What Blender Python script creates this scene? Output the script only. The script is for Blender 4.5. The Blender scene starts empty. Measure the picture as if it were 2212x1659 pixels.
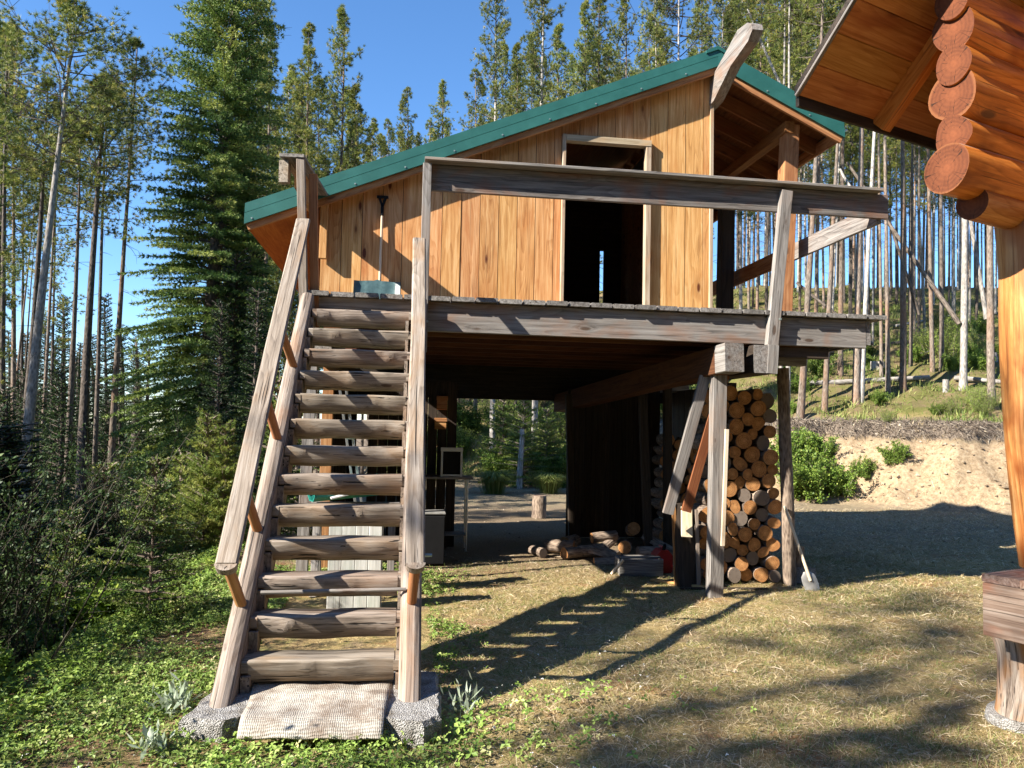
import bpy, math, random
import numpy as np
from mathutils import Vector, Matrix
random.seed(7); RNG = np.random.default_rng(11)
rad = math.radians
scn = bpy.context.scene
# ------------------------------------------------------------------ camera
CAM = np.array([1.01326, -5.36110, 1.93340])
YAW, PITCH, ROLL = 0.139444, 0.054704, 0.020704
PW, PH, FP = 2212.0, 1659.0, 1662.0
def cam_axes():
    cy, sy, cp, sp = math.cos(YAW), math.sin(YAW), math.cos(PITCH), math.sin(PITCH)
    f = np.array([sy*cp, cy*cp, sp]); r = np.array([cy, -sy, 0.0]); u = np.cross(r, f)
    return (r*math.cos(ROLL)+u*math.sin(ROLL), -r*math.sin(ROLL)+u*math.cos(ROLL), f)
AR, AU, AF = cam_axes()
cd = bpy.data.cameras.new("camera"); cam = bpy.data.objects.new("camera", cd)
scn.collection.objects.link(cam); scn.camera = cam
cam.matrix_world = Matrix(((AR[0], AU[0], -AF[0], CAM[0]), (AR[1], AU[1], -AF[1], CAM[1]), (AR[2], AU[2], -AF[2], CAM[2]), (0, 0, 0, 1)))
cd.sensor_width = 36.0; cd.lens = FP/PW*36.0; cd.clip_start = 0.05; cd.clip_end = 2000
# ------------------------------------------------------------------ sky, sun, exposure
TOSUN = Vector((-1.0, -0.37, 0.71)).normalized()
world = bpy.data.worlds.new("World"); scn.world = world; world.use_nodes = True
nt = world.node_tree; nt.nodes.clear()
wo = nt.nodes.new('ShaderNodeOutputWorld'); bg = nt.nodes.new('ShaderNodeBackground'); sk = nt.nodes.new('ShaderNodeTexSky')
sk.sky_type = 'NISHITA'; sk.sun_disc = False
sk.sun_elevation = math.asin(TOSUN.z); sk.sun_rotation = math.atan2(TOSUN.x, TOSUN.y)
sk.air_density = 1.0; sk.dust_density = 0.0; sk.ozone_density = 5.0; sk.altitude = 900
bg.inputs['Strength'].default_value = 0.092
hs = nt.nodes.new('ShaderNodeHueSaturation'); hs.inputs['Saturation'].default_value = 1.1; nt.links.new(sk.outputs[0], hs.inputs['Color']); nt.links.new(hs.outputs[0], bg.inputs[0]); nt.links.new(bg.outputs[0], wo.inputs[0])
sd = bpy.data.lights.new("sun", 'SUN'); sd.energy = 5.0; sd.angle = rad(0.55); sd.color = (1.0, 0.93, 0.82)
so = bpy.data.objects.new("sun", sd); scn.collection.objects.link(so); so.rotation_euler = TOSUN.to_track_quat('Z', 'Y').to_euler()
so.location = (-20, -10, 30)
vs = scn.view_settings; vs.view_transform = 'Standard'; vs.look = 'None'; vs.exposure = 1.6; vs.gamma = 1.0; vs.use_curve_mapping = False
# ------------------------------------------------------------------ measuring helpers
def ray(x, y): return AF + AR*((x-PW/2)/FP) - AU*((y-PH/2)/FP)
def onY(x, y, Y): d = ray(x, y); return CAM + d*(Y-CAM[1])/d[1]
def onX(x, y, X): d = ray(x, y); return CAM + d*(X-CAM[0])/d[0]
def onZ(x, y, Z): d = ray(x, y); return CAM + d*(Z-CAM[2])/d[2]
def lin(c): return tuple(((v/255.0)/12.92 if v <= 10 else ((v/255.0+0.055)/1.055)**2.4) for v in c)
# ------------------------------------------------------------------ scene bookkeeping
def link(o, parent=None):
    scn.collection.objects.link(o)
    if parent is not None: o.parent = parent
    return o
def tag(o, label=None, cat=None, group=None, kind=None):
    if label: o['label'] = label
    if cat: o['category'] = cat
    if group: o['group'] = group
    if kind: o['kind'] = kind
    return o
def empty(name, loc, label, cat, group=None):
    o = bpy.data.objects.new(name, None); link(o); o.location = loc; o.empty_display_size = 0.2
    return tag(o, label, cat, group)
def unit(v): v = np.asarray(v, float); return v/np.linalg.norm(v)
class MB:
    """collects geometry in world space; build() links it as ONE object"""
    def __init__(s): s.v = []; s.f = []; s.m = []; s.g = []; s.r = []; s.sm = []; s.n = 0
    def add(s, v, f, g=None, r=0.5, m=0, smooth=False):
        v = np.asarray(v, float); k = s.n
        s.v.append(v); s.g.append(v if g is None else np.asarray(g, float)); s.r.append(np.full(len(v), r))
        for i, q in enumerate(f):
            s.f.append([a+k for a in q]); s.m.append(m if isinstance(m, int) else m[i]); s.sm.append(smooth if isinstance(smooth, bool) else smooth[i])
        s.n += len(v)
    def build(s, name, mats, parent=None, origin=None):
        V = np.vstack(s.v); off = np.zeros(3)
        if parent is not None: off = np.array(parent.location) 
        if parent is not None and parent.parent is not None: off = off + np.array(parent.parent.location)
        if parent is None and origin is None: origin = (V[:, 0].mean(), V[:, 1].mean(), V[:, 2].min())
        if parent is not None and origin is None: origin = V.mean(0)
        V = V - np.array(origin)
        me = bpy.data.meshes.new(name); me.from_pydata(V.tolist(), [], s.f); me.update()
        if not isinstance(mats, (list, tuple)): mats = [mats]
        for q in mats: me.materials.append(q)
        me.polygons.foreach_set('material_index', np.array(s.m, np.int32)); me.polygons.foreach_set('use_smooth', np.array(s.sm, bool))
        a = me.attributes.new('gp', 'FLOAT_VECTOR', 'POINT'); a.data.foreach_set('vector', np.vstack(s.g).ravel().astype(np.float32))
        a = me.attributes.new('rnd', 'FLOAT', 'POINT'); a.data.foreach_set('value', np.concatenate(s.r).astype(np.float32))
        o = bpy.data.objects.new(name, me); link(o, parent); o.location = np.array(origin)-off
        return o
def tri_mesh(name, V, rnd, mats, F=None, midx=None):
    """fast triangle soup (foliage, grass)"""
    V = np.asarray(V, np.float32).reshape(-1, 3); n = len(V)
    if F is None: F = np.arange(n, dtype=np.int32).reshape(-1, 3)
    me = bpy.data.meshes.new(name); me.vertices.add(n); me.vertices.foreach_set('co', V.ravel())
    me.loops.add(F.size); me.loops.foreach_set('vertex_index', F.ravel().astype(np.int32))
    me.polygons.add(len(F)); me.polygons.foreach_set('loop_start', np.arange(0, F.size, 3, dtype=np.int32)); me.polygons.foreach_set('loop_total', np.full(len(F), 3, np.int32))
    for q in (mats if isinstance(mats, (list, tuple)) else [mats]): me.materials.append(q)
    if midx is not None: me.polygons.foreach_set('material_index', np.asarray(midx, np.int32))
    a = me.attributes.new('rnd', 'FLOAT', 'POINT'); a.data.foreach_set('value', np.asarray(rnd, np.float32))
    me.update(calc_edges=True); return me
def rect(w, t, c=0.004):
    a, b = w/2, t/2; c = min(c, a*0.45, b*0.45)
    return [(-a+c, -b), (a-c, -b), (a, -b+c), (a, b-c), (a-c, b), (-a+c, b), (-a, b-c), (-a, -b+c)]
def circ(r, n=20): return [(r*math.cos(2*math.pi*i/n), r*math.sin(2*math.pi*i/n)) for i in range(n)]
def sweep(mb, p0, p1, prof, up=(0, 0, 1), seg=1, wob=0.0, taper=1.0, rad_f=None, m=0, mend=None, rnd=None, smooth=False, bow=0.0, warp=0.0):
    """extrude a profile (a across, b along 'up') from p0 to p1; gp.x runs along the grain"""
    p0 = np.asarray(p0, float); p1 = np.asarray(p1, float); L = np.linalg.norm(p1-p0); t = (p1-p0)/L
    up = np.asarray(up, float); s_ = unit(np.cross(t, up)); n_ = np.cross(s_, t)
    prof = np.asarray(prof, float); k = len(prof); mend = m if mend is None else mend
    rnd = RNG.random() if rnd is None else rnd
    o = RNG.random(3)*37.0; ph = RNG.random(4)*6.28
    vs_, gs = [], []
    for i in range(seg+1):
        q = i/seg; sc = 1+(taper-1)*q
        P = prof*sc
        if rad_f is not None:
            th = np.arctan2(P[:, 1], P[:, 0]); P = P*rad_f(q, th)[:, None]
        if wob: P = P*(1+wob*RNG.standard_normal((k, 1)))
        dx = bow*math.sin(math.pi*q)+warp*math.sin(q*5.1+ph[0]); dz = warp*math.sin(q*4.3+ph[1])
        vs_.append(p0+t*L*q+s_*(P[:, :1]+dx)+n_*(P[:, 1:]+dz)); gs.append(np.column_stack([np.full(k, L*q+o[0]), P[:, 0]+o[1], P[:, 1]+o[2]]))
    f = []
    for i in range(seg):
        for j in range(k):
            a = i*k+j; b = i*k+(j+1) % k; f.append((a, b, b+k, a+k))
    mb.add(np.vstack(vs_), f, np.vstack(gs), rnd, m, smooth)
    for e, vv in ((0, vs_[0]), (1, vs_[-1])):
        P = prof*(1 if e == 0 else taper)
        g = np.column_stack([np.full(k, o[0]), P[:, 0], P[:, 1]]) if mend != m else gs[0 if e == 0 else -1]
        c = vv.mean(0)
        if k > 8:
            V = np.vstack([vv, c]); G = np.vstack([g, [[g[0, 0], P[:, 0].mean() if mend != m else g[:, 1].mean(), P[:, 1].mean() if mend != m else g[:, 2].mean()]]])
            fs = [((j+1) % k, j, k) if e == 0 else (j, (j+1) % k, k) for j in range(k)]
            mb.add(V, fs, G, rnd, mend)
        else:
            mb.add(vv, [tuple(range(k))[::-1] if e == 0 else tuple(range(k))], g, rnd, mend)
def board(mb, p0, p1, w, t, up=(0, 0, 1), **k):
    """w = size along up, t = size across"""
    sweep(mb, p0, p1, rect(t, w, k.pop('c', 0.004)), up, **k)
def logr(amp=0.03, seed=0, n=3):
    r = np.random.default_rng(seed); a = r.random((n, 4))*6.28; f = r.integers(1, 4, n); g = r.random(n)*7+2
    def fn(q, th):
        v = np.ones_like(th)
        for i in range(n): v = v+amp/(1+0.3*i)*np.sin(f[i]*th+a[i, 0]+1.5*math.sin(g[i]*q+a[i, 1]))*math.cos(g[i]*0.7*q+a[i, 2])
        return v
    return fn
def log(mb, p0, p1, r0, r1=None, n=18, seg=10, amp=0.03, m=0, mend=1, up=(0, 0, 1), knobs=0, warp=0.0, rnd=None):
    r1 = r0 if r1 is None else r1
    t = unit(np.asarray(p1, float)-np.asarray(p0, float))
    if abs(np.dot(t, unit(up))) > 0.95: up = (0, 1, 0)
    sweep(mb, p0, p1, circ(r0, n), up, seg, taper=r1/r0, rad_f=logr(amp, int(RNG.integers(1e6))), m=m, mend=mend, smooth=True, warp=warp, rnd=rnd)
def poly_prism(mb, pts, X0, X1, rnd=0.5, m=0):
    """polygon given in (Y,Z) extruded in X"""
    k = len(pts); P = np.array(pts, float); o = RNG.random(3)*20
    v = np.vstack([np.column_stack([np.full(k, X0), P]), np.column_stack([np.full(k, X1), P])])
    d = unit(P[-1]-P[0]) if k > 6 else unit(P[1]-P[0])
    g = np.column_stack([v[:, 1]*d[0]+v[:, 2]*d[1]+o[0], v[:, 0]+o[1], -v[:, 1]*d[1]+v[:, 2]*d[0]+o[2]])
    f = [tuple(range(k)), tuple(range(2*k-1, k-1, -1))]
    for j in range(k): a = j; b = (j+1) % k; f.append((b, a, a+k, b+k))
    mb.add(v, f, g, rnd, m)
# ------------------------------------------------------------------ materials
def newmat(name):
    m = bpy.data.materials.new(name); m.use_nodes = True; n = m.node_tree; n.nodes.clear()
    out = n.nodes.new('ShaderNodeOutputMaterial'); b = n.nodes.new('ShaderNodeBsdfPrincipled'); n.links.new(b.outputs[0], out.inputs[0])
    return m, n, b, out
class NG:
    def __init__(s, nt): s.t = nt
    def node(s, ty, **k):
        n = s.t.nodes.new(ty)
        for a, v in k.items(): setattr(n, a, v)
        return n
    def put(s, inp, v):
        if isinstance(v, bpy.types.NodeSocket): s.t.links.new(v, inp)
        elif v is not None: inp.default_value = v
    def attr(s, nm, out='Vector'): return s.node('ShaderNodeAttribute', attribute_name=nm).outputs[out]
    def math(s, op, a, b=None, c=None, clamp=False):
        n = s.node('ShaderNodeMath', operation=op, use_clamp=clamp); s.put(n.inputs[0], a); s.put(n.inputs[1], b)
        if c is not None: s.put(n.inputs[2], c)
        return n.outputs[0]
    def vmul(s, v, sc): n = s.node('ShaderNodeVectorMath', operation='MULTIPLY'); s.put(n.inputs[0], v); s.put(n.inputs[1], sc); return n.outputs[0]
    def vadd(s, v, w): n = s.node('ShaderNodeVectorMath', operation='ADD'); s.put(n.inputs[0], v); s.put(n.inputs[1], w); return n.outputs[0]
    def noise(s, v, scale=1, detail=4, rough=0.6, dist=0, out=0):
        n = s.node('ShaderNodeTexNoise'); s.put(n.inputs['Vector'], v); n.inputs['Scale'].default_value = scale; n.inputs['Detail'].default_value = detail
        n.inputs['Roughness'].default_value = rough; n.inputs['Distortion'].default_value = dist; return n.outputs[out]
    def vor(s, v, scale=1, feature='F1', rnd=1.0, out='Distance'):
        n = s.node('ShaderNodeTexVoronoi', feature=feature); s.put(n.inputs['Vector'], v); n.inputs['Scale'].default_value = scale; n.inputs['Randomness'].default_value = rnd
        return n.outputs[out]
    def ramp(s, fac, stops):
        n = s.node('ShaderNodeValToRGB'); e = n.color_ramp.elements
        while len(e) < len(stops): e.new(0.5)
        for i, (p, c) in enumerate(stops):
            e[i].position = p; e[i].color = (c[0], c[1], c[2], 1) if isinstance(c, (tuple, list)) else (c, c, c, 1)
        s.put(n.inputs[0], fac); return n.outputs[0]
    def mix(s, fac, a, b, blend='MIX'):
        n = s.node('ShaderNodeMix', data_type='RGBA', blend_type=blend); s.put(n.inputs[0], fac)
        for i, v in ((6, a), (7, b)): s.put(n.inputs[i], (v[0], v[1], v[2], 1) if isinstance(v, (tuple, list)) else v)
        return n.outputs[2]
    def bump(s, h, strength=0.3, dist=0.01, normal=None):
        n = s.node('ShaderNodeBump'); n.inputs['Strength'].default_value = strength; n.inputs['Distance'].default_value = dist; s.put(n.inputs['Height'], h)
        if normal is not None: s.put(n.inputs['Normal'], normal)
        return n.outputs[0]
def wood(name, dark, mid, light, bleach=None, stain=None, stain_amt=0.3, knot=(0.06, 0.03, 0.015), knots=0.5, crack=0.5, rough=0.75, grain=1.0, bump=0.5, var=0.25, kden=1.0, hue=None):
    m, n, b, o = newmat(name); g = NG(n)
    gp = g.attr('gp'); rn = g.attr('rnd', 'Fac')
    kv = g.vmul(gp, (1.7*kden, 5.0*kden, 5.0*kden))
    kd = g.vor(kv, 1.0, rnd=1.0)
    kn = g.ramp(kd, [(0.0, 1.0), (0.07, 1.0), (0.12, 0.25), (0.3, 0.0)])
    vv = g.vadd(g.vmul(gp, (1.1, 26*grain, 26*grain)), g.vmul(kn, (0.9, 1.6, 1.6)))
    n1 = g.noise(vv, 1.0, 7, 0.72, 0.25)
    wv = g.math('FRACT', g.math('MULTIPLY', g.noise(g.vadd(g.vmul(gp, (0.35, 4.2, 4.2)), g.vmul(kn, (.15, .25, .25))), 1.0, 1.5, 0.4, 0.1), 22.0*grain))
    wr = g.ramp(wv, [(0.0, 0.0), (0.6, 0.35), (0.92, 1.0), (1.0, 0.0)])
    fac = g.math('ADD', g.math('MULTIPLY', n1, 1.35), g.math('MULTIPLY', wr, -0.16))
    col = g.ramp(g.math('SUBTRACT', fac, 0.10), [(0.22, dark), (0.5, mid), (0.78, light)])
    st = g.noise(g.vmul(gp, (1.6, 3.2, 3.2)), 1.0, 3, 0.6, 0.4)
    if stain is not None:
        col = g.mix(g.math('MULTIPLY', g.ramp(st, [(0.5, 0.0), (0.68, 1.0)]), stain_amt), col, stain)
    col = g.mix(g.math('MULTIPLY', kn, knots, clamp=True), col, knot)
    ck = g.noise(g.vmul(gp, (0.9, 55, 55)), 1.0, 3, 0.55, 0.2)
    cr = g.ramp(ck, [(0.335, 1.0), (0.385, 0.0)])
    col = g.mix(g.math('MULTIPLY', cr, crack), col, tuple(c*0.22 for c in dark))
    br = g.math('ADD', g.math('MULTIPLY', rn, var*2), 1-var)
    if bleach is not None:      # sun-bleached upper side of a log
        sn = g.node('ShaderNodeSeparateXYZ'); g.put(sn.inputs[0], g.node('ShaderNodeNewGeometry').outputs['True Normal'])
        col = g.mix(g.ramp(g.math('ADD', sn.outputs[2], g.math('MULTIPLY', st, .5)), [(.86, 0.0), (1.0, .85)]), col, bleach)
    hv = g.node('ShaderNodeHueSaturation'); g.put(hv.inputs['Color'], col); g.put(hv.inputs['Value'], br)
    g.put(hv.inputs['Hue'], g.math('ADD', g.math('MULTIPLY', g.math('SUBTRACT', g.math('FRACT', g.math('MULTIPLY', rn, 7.31)), 0.5), 0.02 if hue is None else hue), 0.5))
    g.put(b.inputs['Base Color'], hv.outputs[0]); b.inputs['Roughness'].default_value = rough; b.inputs['Specular IOR Level'].default_value = 0.25
    h = g.math('SUBTRACT', g.math('ADD', n1, g.math('MULTIPLY', kn, 0.25)), g.math('MULTIPLY', cr, 0.9))
    g.put(b.inputs['Normal'], g.bump(h, bump, 0.004))
    return m
def endgrain(name, c0, c1, edge=None, crack=0.8, ringf=260.0, gray=None, rr=0.09, core=.25, ring=.26):
    """sawn log end: rings round gp.y, gp.z; rnd picks fresh or grey"""
    m, n, b, o = newmat(name); g = NG(n)
    sx = g.node('ShaderNodeSeparateXYZ'); g.put(sx.inputs[0], g.attr('gp')); rn = g.attr('rnd', 'Fac')
    cy = g.node('ShaderNodeCombineXYZ'); g.put(cy.inputs[1], sx.outputs[1]); g.put(cy.inputs[2], sx.outputs[2]); g.put(cy.inputs[0], rn)
    ln = g.node('ShaderNodeVectorMath', operation='LENGTH')
    yz = g.node('ShaderNodeCombineXYZ'); g.put(yz.inputs[1], sx.outputs[1]); g.put(yz.inputs[2], sx.outputs[2]); g.put(ln.inputs[0], yz.outputs[0]); r = ln.outputs['Value']
    nz = g.noise(g.vmul(cy.outputs[0], (40, 14, 14)), 1.0, 3, 0.6)
    s = g.math('SINE', g.math('ADD', g.math('MULTIPLY', r, ringf), g.math('MULTIPLY', nz, 9.0)))
    col = g.mix(g.math('MULTIPLY_ADD', s, ring, 0.42), c0, c1)
    nf = g.noise(g.vmul(cy.outputs[0], (40, 30, 30)), 1.0, 5, 0.7)
    col = g.mix(g.ramp(nf, [(0.45, 0.0), (0.8, 0.6)]), col, tuple(c*0.5 for c in c0))
    nrm = g.node('ShaderNodeVectorMath', operation='NORMALIZE'); g.put(nrm.inputs[0], yz.outputs[0])
    rc = g.noise(g.vadd(g.vmul(nrm.outputs[0], (1, 2.2, 2.2)), g.vmul(cy.outputs[0], (60, 5, 5))), 1.0, 2, 0.4)
    ck = g.ramp(g.math('ABSOLUTE', g.math('SUBTRACT', rc, 0.5)), [(0.0, 1.0), (0.012, 0.0)])
    ck = g.math('MULTIPLY', ck, g.ramp(g.math('DIVIDE', r, rr), [(0.1, 0.0), (0.45, 1.0)]))
    col = g.mix(g.ramp(g.math('DIVIDE', r, rr), [(0.0, core), (0.55, 0.0)]), col, tuple(min(1, c*1.9) for c in c1))
    if gray is not None:
        gf = g.ramp(g.math('ADD', g.math('MULTIPLY', g.noise(g.vmul(cy.outputs[0], (9, 6, 6)), 1.0, 2), 0.25), rn), [(0.68, 0.0), (0.84, 1.0)])
        col = g.mix(gf, col, gray)
    col = g.mix(g.math('MULTIPLY', ck, crack), col, (0.02, 0.012, 0.008))
    if edge is not None: col = g.mix(g.ramp(g.math('DIVIDE', r, rr), [(0.9, 0.0), (0.97, 1.0)]), col, edge)
    g.put(b.inputs['Base Color'], col); b.inputs['Roughness'].default_value = 0.8; b.inputs['Specular IOR Level'].default_value = 0.2
    g.put(b.inputs['Normal'], g.bump(g.math('SUBTRACT', nf, ck), 0.5, 0.004))
    return m
def bark(name, dark, light, sc=1.0, orange=None, disp=0.5):
    m, n, b, o = newmat(name); g = NG(n)
    gp = g.attr('gp')
    v = g.vmul(gp, (7*sc, 26*sc, 26*sc)); v = g.vadd(v, g.vmul(g.noise(v, 0.6, 2, 0.5, 0, 1), (1.2, 1.2, 1.2)))
    d = g.vor(v, 1.0, 'F1'); n1 = g.noise(g.vmul(gp, (3, 9, 9)), 1.0, 6, 0.65)
    f = g.math('ADD', g.math('MULTIPLY', d, 0.5), g.math('MULTIPLY', n1, 0.6))
    col = g.ramp(f, [(0.3, dark), (0.62, light), (0.85, tuple(min(1, c*1.5) for c in light))])
    lo = g.noise(g.vmul(gp, (0.5, 1.2, 1.2)), 1.0, 3, 0.6)
    if orange is not None: col = g.mix(g.math('MULTIPLY', g.ramp(lo, [(0.48, 0.0), (0.66, 1.0)]), 0.6), col, orange)
    hv = g.node('ShaderNodeHueSaturation'); g.put(hv.inputs['Color'], col)
    oi = g.node('ShaderNodeObjectInfo'); g.put(hv.inputs['Value'], g.math('MULTIPLY_ADD', oi.outputs['Random'], 0.7, 0.65))
    g.put(b.inputs['Base Color'], hv.outputs[0]); b.inputs['Roughness'].default_value = 0.9; b.inputs['Specular IOR Level'].default_value = 0.15
    g.put(b.inputs['Normal'], g.bump(f, disp, 0.02))
    return m
def leafmat(name, stops, trans=0.25, rough=0.55, objvar=0.3):
    m, n, b, o = newmat(name); g = NG(n)
    rn = g.attr('rnd', 'Fac'); col = g.ramp(rn, stops)
    hv = g.node('ShaderNodeHueSaturation'); g.put(hv.inputs['Color'], col)
    oi = g.node('ShaderNodeObjectInfo'); g.put(hv.inputs['Value'], g.math('MULTIPLY_ADD', oi.outputs['Random'], objvar*2, 1-objvar))
    g.put(b.inputs['Base Color'], hv.outputs[0]); b.inputs['Roughness'].default_value = rough; b.inputs['Specular IOR Level'].default_value = 0.3
    tr = g.node('ShaderNodeBsdfTranslucent'); g.put(tr.inputs[0], hv.outputs[0]); mx = g.node('ShaderNodeMixShader'); mx.inputs[0].default_value = trans
    n.links.new(b.outputs[0], mx.inputs[1]); n.links.new(tr.outputs[0], mx.inputs[2]); n.links.new(mx.outputs[0], o.inputs[0])
    return m
def plain(name, col, rough=0.6, metal=0.0, var=0.25, scale=8.0, bump=0.1, spec=0.4):
    m, n, b, o = newmat(name); g = NG(n)
    tc = g.node('ShaderNodeTexCoord').outputs['Object']; f = g.noise(tc, scale, 5, 0.65)
    c = g.mix(g.ramp(f, [(0.3, 0.0), (0.75, 1.0)]), tuple(v*(1-var) for v in col), tuple(min(1, v*(1+var)) for v in col))
    g.put(b.inputs['Base Color'], c); g.put(b.inputs['Roughness'], g.math('MULTIPLY_ADD', f, 0.3, rough-0.15)); b.inputs['Metallic'].default_value = metal
    b.inputs['Specular IOR Level'].default_value = spec
    if bump: g.put(b.inputs['Normal'], g.bump(g.noise(tc, scale*6, 3), bump, 0.004))
    return m
M = {}
M['stair'] = wood('weathered_log', (.085, .066, .052), (.245, .20, .158), (.385, .335, .285), stain=(.27, .155, .075), stain_amt=0.5, knots=.9, knot=(.05, .028, .018), crack=1.0, bump=1.0, var=.12)
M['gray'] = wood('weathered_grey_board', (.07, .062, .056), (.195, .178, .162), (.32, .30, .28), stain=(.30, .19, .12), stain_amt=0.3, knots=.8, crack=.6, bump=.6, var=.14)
M['grayrust'] = wood('weathered_board_with_rusty_patches', (.08, .07, .064), (.20, .182, .165), (.31, .29, .27), stain=(.26, .12, .06), stain_amt=0.45, knots=.8, crack=.5, bump=.5, var=.1)
M['deck'] = wood('weathered_decking', (.07, .06, .055), (.19, .175, .16), (.33, .31, .29), knots=.4, crack=.7, bump=.8, var=.25)
M['pine'] = wood('fresh_sawn_pine', (.31, .13, .04), (.53, .27, .10), (.68, .42, .20), stain=(.42, .15, .04), stain_amt=.5, knot=(.10, .025, .01), knots=1.0, crack=.3, rough=.6, bump=.3, var=.10, kden=.8, hue=.014)
M['trim'] = wood('pale_trim_board', (.24, .17, .10), (.38, .30, .20), (.50, .42, .31), stain=(.5, .26, .10), stain_amt=.6, knots=.6, crack=.3, bump=.3, var=.1)
M['rafter'] = wood('brown_rafter', (.11, .035, .013), (.19, .07, .024), (.26, .11, .04), stain=(.18, .05, .016), stain_amt=.5, knots=.7, crack=.2, bump=.25, var=.12)
M['soffit'] = wood('stained_soffit', (.26, .065, .012), (.38, .11, .02), (.48, .17, .035), stain=(.22, .045, .008), stain_amt=.5, knots=.4, crack=.1, bump=.2, var=.1, kden=.7)
M['post'] = wood('orange_brown_post', (.20, .08, .03), (.36, .165, .065), (.48, .26, .12), stain=(.25, .10, .04), stain_amt=.6, knots=.7, crack=.5, bump=.5, var=.15)
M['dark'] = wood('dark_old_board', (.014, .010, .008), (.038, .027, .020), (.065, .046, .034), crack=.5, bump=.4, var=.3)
M['cabin'] = wood('orange_stained_log', (.24, .06, .010), (.54, .165, .028), (.70, .27, .06), bleach=(.40, .27, .20), stain=(.22, .045, .008), stain_amt=.75, knot=(.08, .02, .008), knots=.9, crack=.6, rough=.42, grain=.8, bump=.35, var=.1, kden=.7)
M['cabinboard'] = wood('orange_stained_board', (.24, .085, .02), (.40, .165, .042), (.52, .25, .075), stain=(.26, .075, .016), stain_amt=.6, knot=(.10, .03, .01), knots=.8, crack=.1, rough=.5, bump=.2, var=.16, kden=.6)
M['cabinpost'] = wood('pale_orange_peeled_log', (.18, .06, .018), (.43, .175, .052), (.60, .33, .135), stain=(.25, .06, .013), stain_amt=1.0, knot=(.16, .05, .02), knots=.9, crack=.35, rough=.5, grain=.6, bump=.3, var=.05, kden=.55)
M['stump'] = wood('bleached_gnarled_log', (.08, .05, .035), (.28, .23, .19), (.45, .40, .35), stain=(.38, .15, .03), stain_amt=.8, knots=.7, crack=.9, grain=.7, bump=.9, var=.05, kden=.8)
M['ledge'] = wood('purple_brown_board', (.085, .05, .036), (.20, .135, .10), (.33, .26, .21), stain=(.33, .10, .04), stain_amt=.7, knots=.8, crack=.6, bump=.5, var=.1)
M['cabin_end'] = endgrain('orange_log_end', (.10, .03, .013), (.165, .052, .02), edge=(.19, .07, .027), crack=1.0, core=.3, ring=.2, ringf=230, rr=.16)
M['stair_end'] = endgrain('weathered_log_end', (.20, .16, .13), (.33, .28, .24), rr=.1)
M['fire_end'] = endgrain('firewood_end', (.34, .145, .05), (.58, .30, .12), gray=(.20, .16, .13), rr=.085, ringf=330)
M['fire_bark'] = bark('firewood_bark', (.07, .05, .04), (.22, .17, .13), 1.6)
M['bark'] = bark('lodgepole_bark', (.06, .045, .035), (.20, .165, .135), 1.0, orange=(.26, .14, .08))
M['bark_dark'] = bark('dark_bark', (.035, .028, .022), (.11, .09, .075), 1.0)
M['bark_pale'] = bark('pale_bark', (.13, .115, .10), (.32, .295, .265), 1.0)
M['under'] = wood('shaded_dark_floor_timber', (.045, .016, .008), (.085, .032, .014), (.13, .052, .022), knots=.5, crack=.3, bump=.3, var=.3)  # shade under the deck put into the timber colour
M['twig'] = plain('dark_twig_bark', (.035, .030, .018), .9, 0, .3)
M['rail'] = wood('shaded_weathered_rail', (.05, .046, .042), (.145, .13, .118), (.26, .235, .21), stain=(.26, .10, .035), stain_amt=.45, knots=.8, crack=.5, bump=.5, var=.1)  # darker than the grey boards: rail-cap shadow put into the colour
# more materials
def metal_green():
    m, n, b, o = newmat('green_painted_metal'); g = NG(n); tc = g.node('ShaderNodeTexCoord').outputs['Object']
    f = g.noise(tc, 3, 4, .6); c = g.mix(g.ramp(f, [(0.35, 0.0), (0.75, 1.0)]), (.020, .10, .086), (.032, .14, .122))
    d = g.noise(g.vmul(tc, (6, 6, 30)), 1, 4, .7); c = g.mix(g.ramp(d, [(0.6, 0.0), (0.8, .25)]), c, (.10, .16, .14))
    g.put(b.inputs['Base Color'], c); b.inputs['Roughness'].default_value = .42; b.inputs['Specular IOR Level'].default_value = .5; return m
M['green'] = metal_green()
M['screw'] = plain('screw_metal', (.35, .42, .4), .4, .6)
M['concrete'] = None
def concrete():
    m, n, b, o = newmat('exposed_aggregate_concrete'); g = NG(n); tc = g.node('ShaderNodeTexCoord').outputs['Object']
    v = g.vor(tc, 105, out='Distance'); vc = g.vor(tc, 105, out='Color'); f = g.noise(tc, 9, 5, .65)
    c = g.mix(g.ramp(v, [(0.15, 0.0), (0.5, 1.0)]), (.40, .39, .37), (.13, .12, .11))
    bw = g.node('ShaderNodeRGBToBW'); g.put(bw.inputs[0], vc); c = g.mix(g.math('MULTIPLY', bw.outputs[0], .6), c, (.6, .59, .57))
    c = g.mix(g.ramp(f, [(0.45, 0.0), (0.68, .8)]), c, (.10, .08, .055))
    g.put(b.inputs['Base Color'], c); b.inputs['Roughness'].default_value = .9; g.put(b.inputs['Normal'], g.bump(g.math('ADD', g.math('MULTIPLY', v, -1.), g.math('MULTIPLY', f, 1.2)), 1.0, .012)); return m
M['concrete'] = concrete()
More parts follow.
